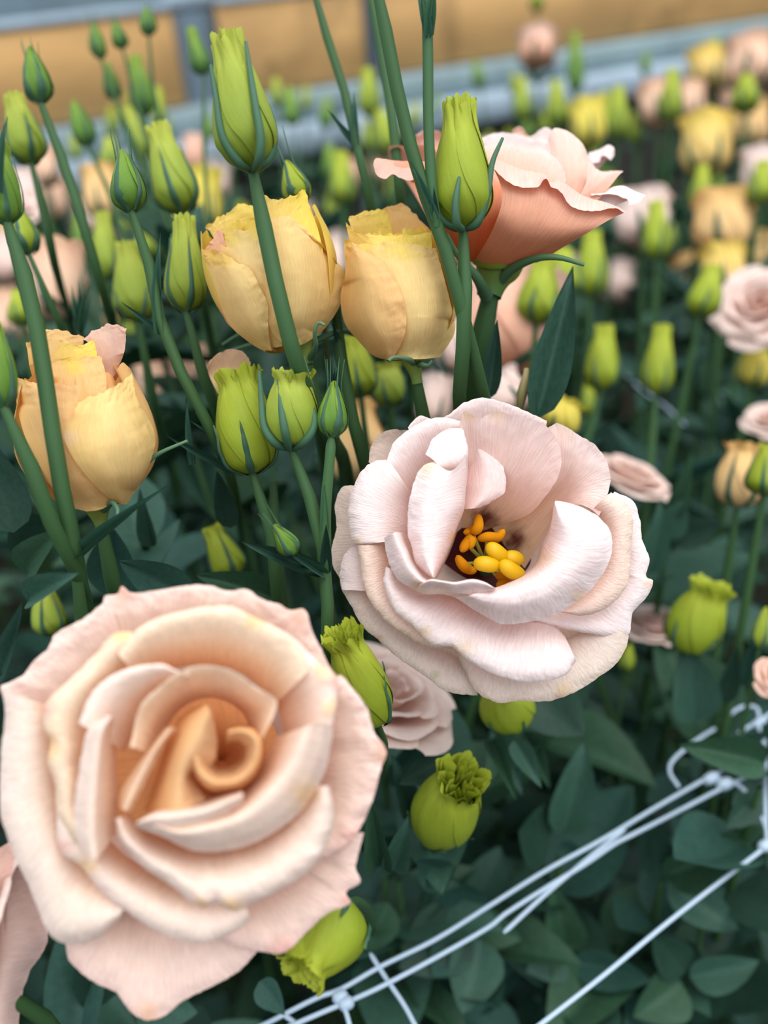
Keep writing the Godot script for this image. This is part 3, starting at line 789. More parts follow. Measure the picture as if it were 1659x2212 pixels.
func side_bloom() -> void:
	var d := .268
	var zm := [780.0, 180.0, 2.592]
	var neck := up(1072, 575, d)
	var path := down_from([neck, up(1056, 640, d), up(1040, 740, d + .003), up(1018, 870, d + .02), up(1030, 1000, d + .09)])
	var root := shoot("lisianthus_bloom", "salmon pink bloom seen from the side behind a green bud, rims rolled out", "flower", path, .0034, .0026, "open lisianthus blooms")
	var skin := [rgb(216, 140, 96), rgb(238, 180, 150), rgb(245, 212, 200)]
	var dark := [rgb(206, 112, 62), rgb(232, 150, 108), rgb(244, 205, 190)]
	var inn := [rgb(232, 160, 124), rgb(238, 182, 156), rgb(245, 216, 204)]
	var white := [rgb(243, 210, 196), rgb(247, 232, 226), rgb(248, 236, 232)]
	var all := [
		[[[-14, 500, 980, 560, 990, 620, 1000], [-26, 300, 620, 420, 560, 560, 520], [-22, 160, 420, 260, 400, 420, 380], [-16, 158, 352, 250, 348, 372, 346]], inn, {}],
		[[[-10, 560, 900, 620, 900, 680, 900], [-28, 330, 420, 420, 400, 500, 400], [-26, 302, 292, 360, 262, 445, 268]], inn, {}],
		[[[-4, 760, 900, 840, 900, 900, 900], [-24, 740, 500, 900, 480, 1080, 480], [-26, 670, 305, 760, 278, 860, 282, 960, 312, 1060, 330]], white, {"bulge": 0.0}],
		[[[-10, 800, 700, 850, 700, 900, 700], [-34, 850, 330, 880, 330, 940, 330], [-36, 845, 265, 890, 243, 945, 312]], inn, {}],
		[[[-6, 900, 760, 960, 760, 1040, 760], [-30, 920, 400, 990, 400, 1080, 400], [-33, 935, 305, 985, 275, 1035, 248, 1072, 275, 1078, 330]], white, {}],
		[[[-10, 1000, 800, 1060, 800, 1120, 800], [-30, 1230, 520, 1280, 500, 1330, 480], [-30, 1270, 392, 1330, 372, 1382, 346, 1412, 362, 1416, 402], [-25, 1275, 440, 1335, 440, 1345, 412, 1372, 410, 1396, 432]], white, {}],
		[[[0, 760, 980, 860, 985, 940, 990], [6, 1040, 760, 1130, 740, 1220, 720], [-2, 1100, 520, 1220, 500, 1360, 560], [-10, 1030, 350, 1078, 256, 1150, 264, 1232, 330, 1272, 402, 1330, 488, 1400, 490, 1466, 488]], inn, {"nv": 36}],
		[[[2, 760, 980, 860, 985, 960, 990], [8, 1080, 760, 1200, 700, 1300, 680], [6, 1240, 600, 1340, 560, 1440, 520], [2, 1275, 440, 1340, 492, 1400, 500, 1466, 492]], inn, {}],
		[[[4, 700, 960, 800, 960, 900, 960], [14, 700, 640, 860, 650, 1060, 660], [8, 690, 420, 880, 430, 1140, 560], [2, 685, 352, 800, 345, 900, 368, 1010, 386, 1100, 430, 1146, 505]], inn, {}],
		[[[2, 940, 990, 1000, 985, 1040, 975], [6, 1200, 800, 1260, 760, 1320, 740], [6, 1270, 622, 1360, 600, 1450, 576, 1540, 610, 1580, 626], [9, 1290, 628, 1400, 622, 1490, 652, 1502, 682, 1558, 662]], white, {}],
		[[[3, 520, 970, 560, 990, 600, 1000, 680, 1000], [16, 380, 720, 500, 760, 640, 780, 770, 760], [14, 270, 540, 400, 520, 600, 540, 800, 600], [10, 100, 420, 200, 432, 420, 440, 760, 480], [15, 68, 462, 85, 510, 130, 536, 180, 512, 260, 545, 370, 520]], dark, {"nv": 36, "ruf": 1.0}],
		[[[8, 640, 988, 720, 1012, 800, 1018, 900, 1012, 990, 1003], [24, 745, 800, 860, 840, 980, 860, 1100, 870, 1230, 860], [27, 790, 610, 900, 650, 1020, 660, 1160, 720, 1380, 770], [24, 712, 418, 800, 440, 900, 480, 1030, 512, 1052, 556, 1110, 545, 1250, 630, 1400, 678, 1478, 722], [29, 742, 478, 850, 568, 980, 582, 1036, 535, 1062, 578, 1110, 600, 1180, 690, 1300, 716, 1420, 700, 1478, 727]], skin, {"nv": 48, "nu": 72, "ruf": .8, "fold": .6}],
	]
	for p in all:
		var o: Dictionary = p[2].duplicate()
		o.merge({"zm": zm, "d": d, "c": p[1]})
		petal(root, p[0], o)
	var f := up(1076, 572, d)
	part(root, "calyx", tube(path3([f - root.position + Vector3(0, .004, 0), f - root.position, up(1066, 600, d) - root.position, up(1056, 640, d) - root.position], 16), func(x: float) -> float: return lerpf(.0085, .0038, smoothstep(0, 1, x)), 16, rgb(130, 140, 50), rgb(80, 116, 62)), "stem")
	for s in [[[1060, 640, -4], [1095, 590, 6], [1150, 560, 16], [1205, 556, 22], [1262, 572, 22]], [[1050, 640, 4], [1030, 600, 14], [985, 545, 20], [965, 505, 20]], [[1056, 640, -8], [1080, 590, -18], [1100, 560, -22], [1120, 545, -24]]]:
		var pts := []
		for q in s:
			pts.append(up(q[0], q[1], d - q[2] * .001) - root.position)
		part(root, "sepal", tube(path3(pts, 20), func(x: float) -> float: return lerpf(.0021, .0005, x), 8, rgb(70, 104, 72), rgb(84, 116, 80)), "stem")
	leaf_px(root, [1056, 862, d, 1073, 690, d - .006, 42, 1, 1])
	leaf_px(root, [1160, 905, d + .004, 1240, 572, d - .004, 84, 1, 0])
	var dry := [up(1120, 892, d + .004) - root.position, up(1128, 850, d) - root.position, up(1136, 815, d - .002) - root.position, up(1137, 796, d - .002) - root.position]
	part(root, "dried_bract", tube(path3(dry, 16), func(x: float) -> float: return .0008 + .0008 * sin(PI * x), 8, rgb(116, 120, 66), rgb(196, 176, 128)), "leaf_plain")

func half_open(label: String, zm: Array, d: float, body: Dictionary, petals: Array, foot: Array, sep: Array) -> void:
	var path := down_from(px_path(foot))
	var root := shoot("lisianthus_bloom", label, "flower", path, .0022, .0022, "half open yellow blooms")
	for p in petals:
		var o: Dictionary = p[2].duplicate()
		o.merge({"zm": zm, "d": d, "c": p[1], "body": body, "swap": true, "all": true, "ruf": .9, "fold": .5, "fray": 4.0})
		petal(root, p[0], o, "petal", "petal_soft")
	# the far side of the cup
	var a := up(zm[0] + body.a[0] / zm[2], zm[1] + body.a[1] / zm[2], d)
	var t := up(zm[0] + body.a[2] / zm[2], zm[1] + body.a[3] / zm[2], d)
	var big := 0.0
	for r in body.r:
		big = maxf(big, r)
	var prof := []
	for k in body.r.size():
		prof.append(Vector2(body.r[k] / big, float(k) / (body.r.size() - 1)))
	var y := t - a
	var x := y.cross(cam_at.basis.z).normalized()
	var z := x.cross(y).normalized()
	if z.dot(cam_at.basis.z) < 0:
		z = -z
	var r: float = big / zm[2] / FPX * d
	var c: Array = petals[0][1]
	for q in [[-PI * .5, .98, .95], [-PI * .5 - 1.1, .96, .93], [-PI * .5 + 1.1, .96, .92], [-PI * .5 - .5, .78, .93], [-PI * .5 + .6, .76, .95], [PI * .5, .6, .82], [.4, .66, .86], [PI - .3, .66, .88], [PI * .5 + .7, .42, .84], [-PI * .5, .45, .92], [0.0, .4, .86]]:
		var pr := []
		for p in prof:
			pr.append(Vector2(p.x * q[1], p.y * q[2] + .02))
		var me := shell(pr, 1.0, {"c": [c[0], c[1], c[2]], "nu": 24, "nv": 24, "tuck": .05, "ruf": .045, "rufn": 1.3, "frill": .05, "seed": q[0], "wb": .7, "wt": .9, "tip": .06})
		part(root, "petal", me, "petal_soft", Transform3D(Basis(x * r, y, z * r) * Basis(Vector3.UP, -q[0]), a - root.position))
	for s in sep:
		var pts := []
		for q in s:
			pts.append(up(q[0], q[1], q[2]) - root.position)
		part(root, "sepal", tube(path3(pts, 20), func(f: float) -> float: return lerpf(.0011, .0004, f), 8, rgb(70, 106, 74), rgb(92, 124, 92)), "stem")
	var f := up(foot[0][0], foot[0][1], foot[0][2]) - root.position
	var f2: Vector3 = path[1] - root.position
	part(root, "calyx", tube(path3([f + y.normalized() * .006, f, f.lerp(f2, .35), f.lerp(f2, .8)], 14), func(v: float) -> float: return lerpf(.0055, .0016, smoothstep(0, .9, v)), 14, rgb(140, 148, 56), rgb(96, 118, 56)), "stem")

func half_open_blooms() -> void:
	var y := [rgb(243, 213, 136), rgb(247, 223, 152), rgb(247, 222, 146)]
	var lem := [rgb(243, 214, 124), rgb(247, 224, 118), rgb(248, 228, 104)]
	var warm := [rgb(240, 200, 124), rgb(245, 210, 140), rgb(245, 203, 138)]
	var pch := [rgb(240, 190, 140), rgb(242, 196, 150), rgb(244, 190, 160)]
	var zt := [400.0, 380.0, 2.676]
	var g := rgb(232, 214, 84)
	half_open("pale yellow half open bloom crossed by the stem of a tall green bud", zt, .252,
		{"a": [600, 1000, 410, 200], "r": [150.0, 300.0, 370.0, 400.0, 390.0, 350.0]},
		[
			[[[-3, 520, 900, 490, 500, 450, 110], [-3, 600, 900, 620, 480, 565, 138], [-3, 720, 900, 800, 480, 692, 76]], lem, {"st": [[480, 100, 40, g], [660, 110, 60, g]]}],
			[[[0, 300, 600, 200, 420, 120, 285], [0, 340, 600, 260, 380, 205, 240], [0, 420, 600, 380, 360, 330, 155], [0, 480, 600, 460, 350, 420, 190]], lem, {"side": -.5}],
			[[[-4, 260, 600, 190, 420, 150, 320], [-3, 340, 600, 300, 400, 260, 250], [-4, 480, 600, 460, 400, 430, 235]], lem, {"side": .6}],
			[[[0, 480, 990, 330, 800, 250, 600, 185, 330], [0.5, 520, 990, 430, 800, 360, 560, 310, 315], [0.5, 560, 985, 530, 740, 500, 520, 480, 310]], y, {"st": [[250, 350, 70, g], [400, 340, 50, g]]}],
			[[[0, 300, 910, 230, 830, 170, 620, 105, 440], [0, 330, 920, 290, 830, 250, 640, 150, 380], [0, 400, 940, 360, 830, 330, 640, 200, 300]], pch, {}],
			[[[1, 590, 990, 500, 900, 472, 760, 465, 560, 462, 400, 462, 252], [1.5, 640, 985, 660, 900, 680, 760, 690, 600, 660, 420, 630, 248], [0.5, 690, 970, 790, 900, 885, 770, 908, 690, 922, 560, 862, 478]], y, {}],
			[[[2, 500, 1012, 430, 1000, 300, 905, 235, 820, 165, 620, 90, 425], [3, 500, 1012, 450, 960, 390, 850, 330, 720, 270, 580, 185, 432], [2, 502, 1012, 482, 900, 476, 740, 430, 640, 370, 530, 275, 490]], y, {"st": [[150, 450, 70, rgb(228, 190, 60)], [240, 480, 60, rgb(232, 200, 90)]]}],
		],
		[[652, 738, .252], [668, 800, .252], [690, 900, .256]],
		[[[672, 772, .25], [682, 745, .24], [680, 716, .236], [688, 697, .235], [701, 702, .235]], [[640, 745, .255], [600, 735, .256], [540, 745, .262], [475, 765, .266]], [[640, 745, .255], [580, 720, .27], [520, 722, .275], [480, 745, .276]], [[660, 745, .255], [740, 715, .262], [800, 730, .268]]])
	half_open("apricot yellow half open bloom with crinkled mouth beside the leaning stalk", zt, .25,
		{"a": [1310, 1055, 1180, 260], "r": [140.0, 270.0, 320.0, 325.0, 300.0, 265.0]},
		[
			[[[0, 980, 450, 965, 340, 945, 238], [0, 1080, 450, 1080, 340, 1060, 200], [0, 1200, 450, 1200, 340, 1160, 186]], lem, {"side": -.8}],
			[[[0, 1200, 450, 1190, 300, 1150, 190], [0, 1300, 450, 1290, 300, 1252, 160], [0, 1440, 480, 1430, 340, 1345, 240]], warm, {"side": -.8}],
			[[[-3, 960, 560, 960, 420, 925, 270], [-2, 1150, 560, 1130, 430, 1080, 345], [-3, 1420, 560, 1430, 450, 1420, 330]], lem, {}],
			[[[0, 1200, 1062, 1130, 800, 1080, 600, 1000, 400], [.5, 1290, 1060, 1290, 820, 1240, 600, 1200, 380], [0, 1380, 1058, 1440, 820, 1420, 620, 1350, 402], [0, 1475, 1048, 1558, 900, 1535, 740, 1452, 425]], y, {"st": [[1250, 420, 90, g], [1040, 410, 60, g]]}],
			[[[1.5, 1190, 1066, 1090, 1040, 985, 935, 922, 850, 898, 700, 925, 560, 915, 358], [2.5, 1190, 1066, 1160, 990, 1100, 880, 1060, 760, 1040, 620, 1000, 480, 950, 378], [1.5, 1192, 1066, 1245, 980, 1276, 880, 1270, 760, 1215, 600, 1120, 480, 1000, 410]], warm, {"st": [[940, 380, 40, g]]}],
		],
		[[892, 778, .25], [904, 840, .252], [920, 930, .258]],
		[[[895, 785, .25], [880, 776, .238], [850, 772, .232], [838, 780, .23]], [[900, 785, .25], [925, 790, .24], [935, 778, .238]], [[885, 785, .25], [830, 750, .262], [760, 722, .27], [720, 715, .272]]])
	var zl := [0.0, 560.0, 2.573]
	var pk := [rgb(240, 196, 170), rgb(244, 210, 190), rgb(244, 200, 180)]
	half_open("orange yellow half open bloom with one pink petal standing behind the rest", zl, .238,
		{"a": [520, 1390, 420, 560], "r": [150.0, 330.0, 400.0, 390.0, 340.0, 270.0]},
		[
			[[[0, 240, 800, 170, 620, 148, 470], [0, 330, 800, 290, 560, 260, 392], [0, 470, 800, 460, 560, 470, 430]], warm, {"side": -.7}],
			[[[0, 580, 700, 540, 560, 470, 430], [0, 600, 690, 630, 520, 585, 362], [0, 640, 640, 692, 510, 702, 380]], pk, {"side": -.5}],
			[[[0, 560, 760, 640, 680, 690, 580], [0, 620, 760, 690, 680, 705, 600], [0, 700, 800, 725, 700, 708, 610]], warm, {"side": -.2}],
			[[[-5, 330, 700, 300, 560, 340, 440], [-5, 430, 700, 430, 570, 430, 475], [-5, 520, 700, 540, 560, 525, 450]], lem, {"side": .5}],
			[[[-3, 230, 800, 205, 680, 200, 560], [-2, 400, 800, 400, 660, 390, 545], [-3, 590, 800, 590, 660, 562, 540]], warm, {"st": [[400, 580, 70, rgb(240, 220, 80)], [230, 590, 50, rgb(240, 220, 80)]], "side": .7}],
			[[[0, 700, 1330, 735, 1000, 735, 770], [0, 740, 1300, 800, 1000, 770, 780], [0, 770, 1270, 862, 1000, 755, 760]], y, {}],
			[[[.5, 480, 1402, 360, 1360, 240, 1180, 130, 960, 64, 650], [1, 560, 1390, 400, 1230, 320, 1040, 240, 860, 190, 680], [.5, 640, 1350, 520, 1230, 440, 1100, 430, 900, 442, 705]], warm, {"st": [[300, 700, 60, rgb(240, 180, 130)]]}],
			[[[2, 640, 1350, 560, 1290, 430, 1140, 372, 1040, 352, 968, 405, 880, 425, 800], [3.5, 670, 1360, 640, 1250, 580, 1120, 560, 1000, 560, 900, 570, 740], [3, 690, 1362, 760, 1240, 770, 1100, 740, 980, 690, 860, 650, 695], [1.5, 705, 1360, 800, 1210, 852, 1040, 800, 900, 755, 760, 736, 630]], y, {"st": [[380, 990, 50, rgb(244, 214, 180)]]}],
		],
		[[212, 1102, .238], [224, 1160, .239], [238, 1230, .241], [250, 1290, .244]],
		[[[225, 1100, .236], [242, 1085, .228], [254, 1100, .226], [252, 1122, .225]], [[220, 1105, .238], [290, 1030, .236], [335, 985, .235], [405, 952, .234]], [[205, 1105, .24], [165, 1080, .25], [140, 1040, .255]]])

# ---------------------------------------------------------------- buds, more blooms, stalks, leaves, net
func bud(label: String, kind: String, colour: String, h: Array, sep := .85, stalk := [], extra := {}) -> Node3D:
	# h = [base x, base y, top x, top y, width px, depth, top depth minus base depth]
	var d: float = h[5]
	var b := up(h[0], h[1], d)
	var t := up(h[2], h[3], d + h[6])
	var r: float = h[4] * .5 / FPX * d
	var list := [b]
	for q in stalk:
		list.append(up(q[0], q[1], q[2] if q.size() > 2 else d))
	if stalk.is_empty():
		var dir := (b - t).normalized()
		list.append(b + (dir * .5 + Vector3.DOWN * .5) * .03)
	var path := down_from(list)
	var sr: float = extra.get("sr", clampf(r * .24, .0009, .0019))
	var bloom: bool = kind == "tulip"
	var root := shoot("lisianthus_bloom" if bloom else "lisianthus_bud", label, "flower" if bloom else "flower bud", path, sr, maxf(sr * 1.25, .0018), extra.get("group", "half open blooms further back" if bloom else "green lisianthus buds"))
	var lod := 0 if d < .34 else (1 if d < .62 else 2)
	head(root, kind, colour, b, t, r, extra.get("spin", h[0] * .7), lod, sep)
	for s in extra.get("sep_px", []):
		var pts := []
		for q in s:
			pts.append(up(q[0], q[1], d - q[2] * .001) - root.position)
		part(root, "sepal", tube(path3(pts, 22), func(f: float) -> float: return lerpf(.0012, .0004, f * f) * (.6 + .4 * minf(f * 8.0, 1.0)), 8, rgb(58, 92, 66), rgb(74, 108, 82)), "leaf_plain")
	for l in extra.get("leaves", []):
		leaf_px(root, l)
	if extra.has("twin"):                     # a second head on the same stalk: a part with petals of its own
		for w in extra.twin:
			var wb := up(w[2], w[3], w[7])
			var wt := up(w[4], w[5], w[7])
			var join: Array = [wb]
			for q in w[8]:
				join.append(up(q[0], q[1], q[2]))
			var loc := []
			for p in join:
				loc.append(p - root.position)
			var br := part(root, "side_stem", tube(path3(loc, 16), stem_r(sr * .8, sr), 8, rgb(60, 92, 54), rgb(60, 92, 54)), "stem")
			var holder := br
			var y := wt - wb
			var x := y.cross(cam_at.basis.z).normalized()
			var z := x.cross(y).normalized()
			var rr: float = w[6] * .5 / FPX * w[7]
			for p in head_parts(w[0], w[1], lod, w[9]):
				part(holder, p[0], p[1], p[2], Transform3D(Basis(x * rr, y, z * rr) * Basis(Vector3.UP, p[3]), wb - root.position))
	if extra.get("foliage", d > .3):
		leaf_pairs(root, path, extra.get("fy", b.y - .09), maxf(b.y - .36, .25), .075, .052, .34)
	return root

func rose(label: String, colour: String, px: float, py: float, rad: float, d: float, facing: Vector3, squash := 1.0, lod := 1) -> Node3D:
	var c := up(px, py, d)
	var r := rad / FPX * d
	var y := (cam_at.basis * facing).normalized()
	var b := c - y * r * .55
	var path := down_from([b + y * r * .1, b - y * .012 + Vector3(0, -.01, 0)])
	var root := shoot("lisianthus_bloom", label, "flower", path, .002, .0024, "open lisianthus blooms")
	var x := y.cross(Vector3(.2, 1, .4)).normalized()
	var z := x.cross(y).normalized()
	for p in head_parts("rose", colour, lod, 0.0):
		part(root, p[0], p[1], p[2], Transform3D(Basis(x * r, y * r * squash, z * r) * Basis(Vector3.UP, p[3]), b - root.position))
	leaf_pairs(root, path, b.y - .1, maxf(b.y - .34, .25), .08, .055, .4)
	return root

func stalk(label: String, pts: Array, r0: float, r1: float, leaves := [], branches := []) -> void:
	var path := down_from(px_path(pts))
	var root := shoot("flower_stalk", label, "stem", path, r0, r1, "flower stalks")
	for l in leaves:
		leaf_px(root, l)
	for b in branches:
		var loc := []
		for p in px_path(b):
			loc.append(p - root.position)
		part(root, "side_stem", tube(path3(loc, 24), stem_r(r0 * .8, r0 * .8), 10, rgb(60, 92, 56), rgb(60, 92, 56)), "stem")

func near_buds() -> void:
	bud("tall yellow-green bud on a long stem rising before the pale yellow bloom", "bud", "green", [545, 364, 490, 72, 132, .226, -.004], 0.0, [[562, 450], [582, 540], [606, 660], [640, 780], [676, 880, .245], [745, 1000, .28]], {"sr": .0021, "spin": 1.0, "foliage": false, "sep_px": [[[540, 368, 1], [516, 352, 5], [482, 298, 7], [467, 212, 7], [455, 140, 7]], [[548, 368, 2], [560, 345, 8], [563, 298, 9.5], [552, 229, 9], [541, 160, 8], [531, 90, 7]], [[552, 368, 0], [580, 345, 1], [592, 298, 1], [584, 246, 0], [560, 190, -1]], [[545, 368, -2], [560, 330, -8], [540, 240, -8], [510, 140, -6]]]})
	bud("smooth lime bud with torn mouth in front of the salmon bloom", "bud", "lime", [1000, 492, 992, 214, 128, .235, -.002], 0.0, [[1004, 560], [1004, 650], [1000, 760], [992, 860, .25], [1000, 960, .32]], {"sr": .002, "spin": .2, "foliage": false, "sep_px": [[[1000, 496, 2], [987, 484, 7], [984, 440, 9], [992, 382, 9]], [[1004, 496, 0], [1030, 482, 3], [1052, 420, 4], [1064, 350, 4], [1086, 298, 4]], [[997, 496, 0], [960, 480, 2], [942, 450, 3], [936, 425, 3]], [[1000, 496, -3], [1000, 470, -8], [1010, 380, -9]]]})
	var plump := bud("plump lime bud with a peach petal poking out at its top", "fat", "lime", [545, 1022, 512, 800, 124, .25, 0.0], .5, [[570, 1080], [592, 1180], [600, 1290, .26]], {"sr": .0019, "spin": 2.0, "foliage": false})
	petal(plump, [[-6, 470, 850, 500, 860, 540, 850], [-7, 452, 812, 495, 800, 548, 806], [-4, 448, 790, 462, 770, 490, 756, 520, 758, 536, 772, 540, 800]], {"zm": [0.0, 0.0, 1.0], "d": .25, "c": [rgb(200, 200, 90), rgb(240, 204, 164), rgb(243, 204, 172)], "nu": 30, "nv": 16, "fray": 3.0})
	bud("crinkled bright green bud held in five long grey-green sepals", "fat", "green", [627, 962, 632, 800, 112, .236, -.004], 0.0, [[655, 1030], [682, 1120], [704, 1230], [708, 1360], [706, 1420, .24]], {"sr": .0017, "spin": .5, "foliage": false, "sep_px": [[[622, 970, 1], [592, 955, 5], [572, 925, 5], [565, 868, 4], [560, 800, 4]], [[626, 972, 2], [616, 935, 8], [608, 880, 8], [601, 812, 6]], [[632, 970, 1], [662, 950, 5], [679, 915, 5], [668, 870, 4], [642, 805, 4], [636, 786, 4]], [[632, 970, -2], [670, 930, -4], [676, 860, -5], [655, 770, -5]]],
		"twin": [["tight", "deep", 716, 944, 722, 822, 66, .232, [[711, 1010, .232], [704, 1090, .233], [703, 1190, .235], [706, 1240, .236]], 1.4]],
		"leaves": [[704, 1150, .235, 700, 1050, .23, 20, 2, 0], [706, 1240, .236, 706, 1125, .228, 26, 1, 1], [704, 1240, .236, 515, 1172, .228, 40, 1, 1], [704, 1245, .236, 612, 1186, .225, 22, 1, 0]]})
	bud("small nodding green bud with curled sepals low beside the tall stem", "tight", "deep", [636, 1196, 592, 1132, 48, .228, -.004], 1.5, [[662, 1212], [704, 1242, .236]], {"sr": .0009, "foliage": false})
	bud("narrow ribbed green bud left of the pale yellow bloom", "bud", "green", [402, 672, 399, 466, 88, .27, 0.0], .8, [[414, 720], [436, 800], [470, 890, .275]], {"sr": .0017, "foliage": false})
	bud("small green bud whose grey sepals stretch far above its tip", "tight", "deep", [284, 456, 264, 322, 74, .25, 0.0], 1.35, [[310, 530], [340, 640], [352, 720], [420, 860], [490, 1000, .26]], {"sr": .0016, "foliage": false, "leaves": [[350, 722, .252, 262, 655, .25, 16, 2, 1], [350, 722, .252, 342, 500, .25, 26, 2, 0]]})
	bud("smooth leaning yellow-green bud above the ribbed green bud", "bud", "green", [394, 458, 340, 270, 96, .31, 0.0], .7, [], {"sr": .0017})
	bud("yellow-green bud between the pink sliver and the ribbed green bud", "bud", "green", [298, 694, 272, 524, 88, .33, 0.0], .4, [], {})
	bud("slender yellow-green bud just above the squat one at middle left", "bud", "green", [230, 604, 222, 458, 58, .4, 0.0], .5, [], {})
	bud("dark green pointed bud on a thick stem before the plank's end", "tight", "deep", [88, 222, 64, 98, 58, .3, 0.0], 1.1, [[118, 300], [160, 420], [196, 540], [226, 640, .31]], {"sr": .0017, "foliage": false})
	bud("pale green bud near the left border before the wooden plank", "bud", "green", [68, 352, 28, 206, 78, .32, 0.0], .7, [[90, 430], [110, 540]], {})
	bud("dark green bud alone in front of the plank's lower edge", "tight", "deep", [190, 314, 158, 216, 48, .42, 0.0], .9, [[230, 400], [270, 520]], {})
	bud("uppermost left bud of the trio before the plank", "tight", "deep", [218, 126, 200, 48, 34, .42, 0.0], 1.3, [[244, 205], [300, 330]], {"sr": .001})
	bud("middle bud of the trio before the plank", "tight", "deep", [264, 104, 246, 44, 34, .42, 0.0], 1.3, [[286, 190], [330, 330]], {"sr": .001})
	bud("tallest bud of the trio, touching the photograph's top", "tight", "deep", [321, 76, 316, 12, 35, .42, 0.0], 1.2, [[330, 190], [360, 330]], {"sr": .001})
	bud("small tapered bud below the trio before the plank", "tight", "deep", [248, 214, 228, 132, 36, .44, 0.0], 1.0, [[270, 280], [310, 400]], {"sr": .001})
	bud("long soft green bud hanging below the trio of small buds", "bud", "deep", [312, 248, 292, 122, 50, .46, 0.0], .9, [], {})
	bud("dim green bud behind the long soft one", "bud", "green", [316, 346, 274, 234, 50, .5, 0.0], .8, [], {})
	bud("green bud tipped with light, just left of the tall yellow-green bud", "bud", "deep", [440, 160, 412, 62, 42, .42, 0.0], 1.0, [[440, 260], [446, 420]], {"sr": .001})
	bud("lime bud with long upright sepals behind the pale yellow bloom", "tight", "lime", [652, 440, 618, 346, 62, .27, 0.0], 1.7, [[670, 520], [690, 620]], {"sr": .0014, "foliage": false})
	bud("large dark bud cut off by the left border", "fat", "deep", [16, 482, -8, 318, 70, .215, 0.0], .9, [[28, 520], [55, 605], [83, 729], [128, 1026], [163, 1197, .222], [180, 1310, .24], [200, 1420, .27]], {"sr": .002, "foliage": false, "leaves": [[8, 420, .21, 10, 245, .21, 24, 2, 0]]})
	bud("green bud close behind the large dark one at the left border", "tight", "lime", [62, 548, 34, 440, 64, .29, 0.0], 1.0, [[85, 620], [130, 700]], {})
	bud("dark bud low at the left border beside a thick stem", "tight", "deep", [8, 880, -6, 690, 66, .208, 0.0], .9, [[58, 987], [117, 1143, .215], [168, 1240, .225], [190, 1330, .25], [215, 1440, .29]], {"sr": .0019, "foliage": false})
	bud("dim yellow bud in the shade below the plump lime bud", "bud", "lime", [504, 1246, 456, 1136, 76, .31, 0.0], 1.0, [], {"foliage": false})
	bud("shaded yellow bud above the near bloom's upper petals", "bud", "green", [112, 1372, 92, 1258, 70, .3, 0.0], .9, [], {"foliage": false})
	bud("lime bud behind the apricot bloom's lower left side", "bud", "lime", [780, 856, 764, 724, 80, .33, 0.0], .6, [], {})
	bud("rounder olive bud under the apricot bloom", "fat", "green", [846, 876, 836, 786, 70, .35, 0.0], .7, [], {})
	bud("frilly mouthed green bud peeping between the two large open blooms", "fat", "lime", [814, 1562, 736, 1364, 106, .236, -.012], .55, [[826, 1600, .25], [830, 1680, .3]], {"sr": .0016, "spin": 1.4, "foliage": false})
	bud("round yellow-green bud alone in the dark leaves", "fat", "lime", [940, 1796, 1000, 1676, 132, .29, -.025], .34, [[930, 1830, .32], [940, 1850, .38]], {"spin": .6, "foliage": false})
	bud("ruffled lime bud tucked under the near bloom's lower right rim", "fat", "lime", [748, 1950, 640, 2094, 165, .215, -.012], .4, [[775, 1950, .24], [800, 1980, .3]], {"spin": 2.2, "foliage": false, "sr": .0015})
	bud("half hidden lime bud right under the wide open pink bloom", "fat", "lime", [1102, 1562, 1086, 1470, 112, .3, -.01], .5, [[1105, 1570, .34], [1110, 1590, .4]], {"foliage": false})
	bud("blurred lime bud with a wide mouth at the right of the wide open bloom", "fat", "lime", [1478, 1404, 1540, 1262, 112, .36, -.01], .5, [[1470, 1440, .37]], {"spin": 1.0, "foliage": false})
	bud("blurred yellow bud behind the broad lance leaf", "fat", "lemon", [1196, 934, 1232, 866, 84, .36, 0.0], .4, [], {"foliage": false})
	bud("soft lime bud under the salmon bloom beside the lance leaf", "bud", "lime", [1158, 698, 1176, 560, 92, .4, 0.0], .5, [], {})
	bud("upright lime bud, left one of the pair in the dark gap", "bud", "lime", [1298, 842, 1306, 702, 74, .46, 0.0], .5, [[1290, 900], [1260, 960]], {"foliage": false})
	bud("upright lime bud, right one of the pair in the dark gap", "bud", "lime", [1416, 852, 1432, 702, 68, .46, 0.0], .5, [[1412, 920], [1400, 1040]], {"foliage": false})
	bud("lime bud leaning right beside the rosette bloom", "bud", "lime", [1512, 684, 1542, 576, 72, .5, 0.0], .5, [], {})
	bud("orange streaked swelling bud at the right border", "fat", "apricot", [1592, 1094, 1606, 958, 96, .38, 0.0], .9, [], {"foliage": false})
	bud("lime bud cut by the right border below the rosette bloom", "bud", "lime", [1650, 1070, 1664, 960, 80, .35, 0.0], .8, [], {"foliage": false})
	bud("little yellow bud at the right border above the swelling one", "fat", "lemon", [1622, 832, 1640, 752, 70, .55, 0.0], .6, [], {})
	bud("tiny lime bud at the right border beside the blurred wide one", "tight", "lime", [1640, 1400, 1656, 1310, 44, .34, 0.0], .9, [], {"foliage": false})
	bud("small lime bud low behind the wide open bloom's right rim", "tight", "lime", [1352, 1450, 1362, 1390, 34, .4, 0.0], .6, [], {"foliage": false})

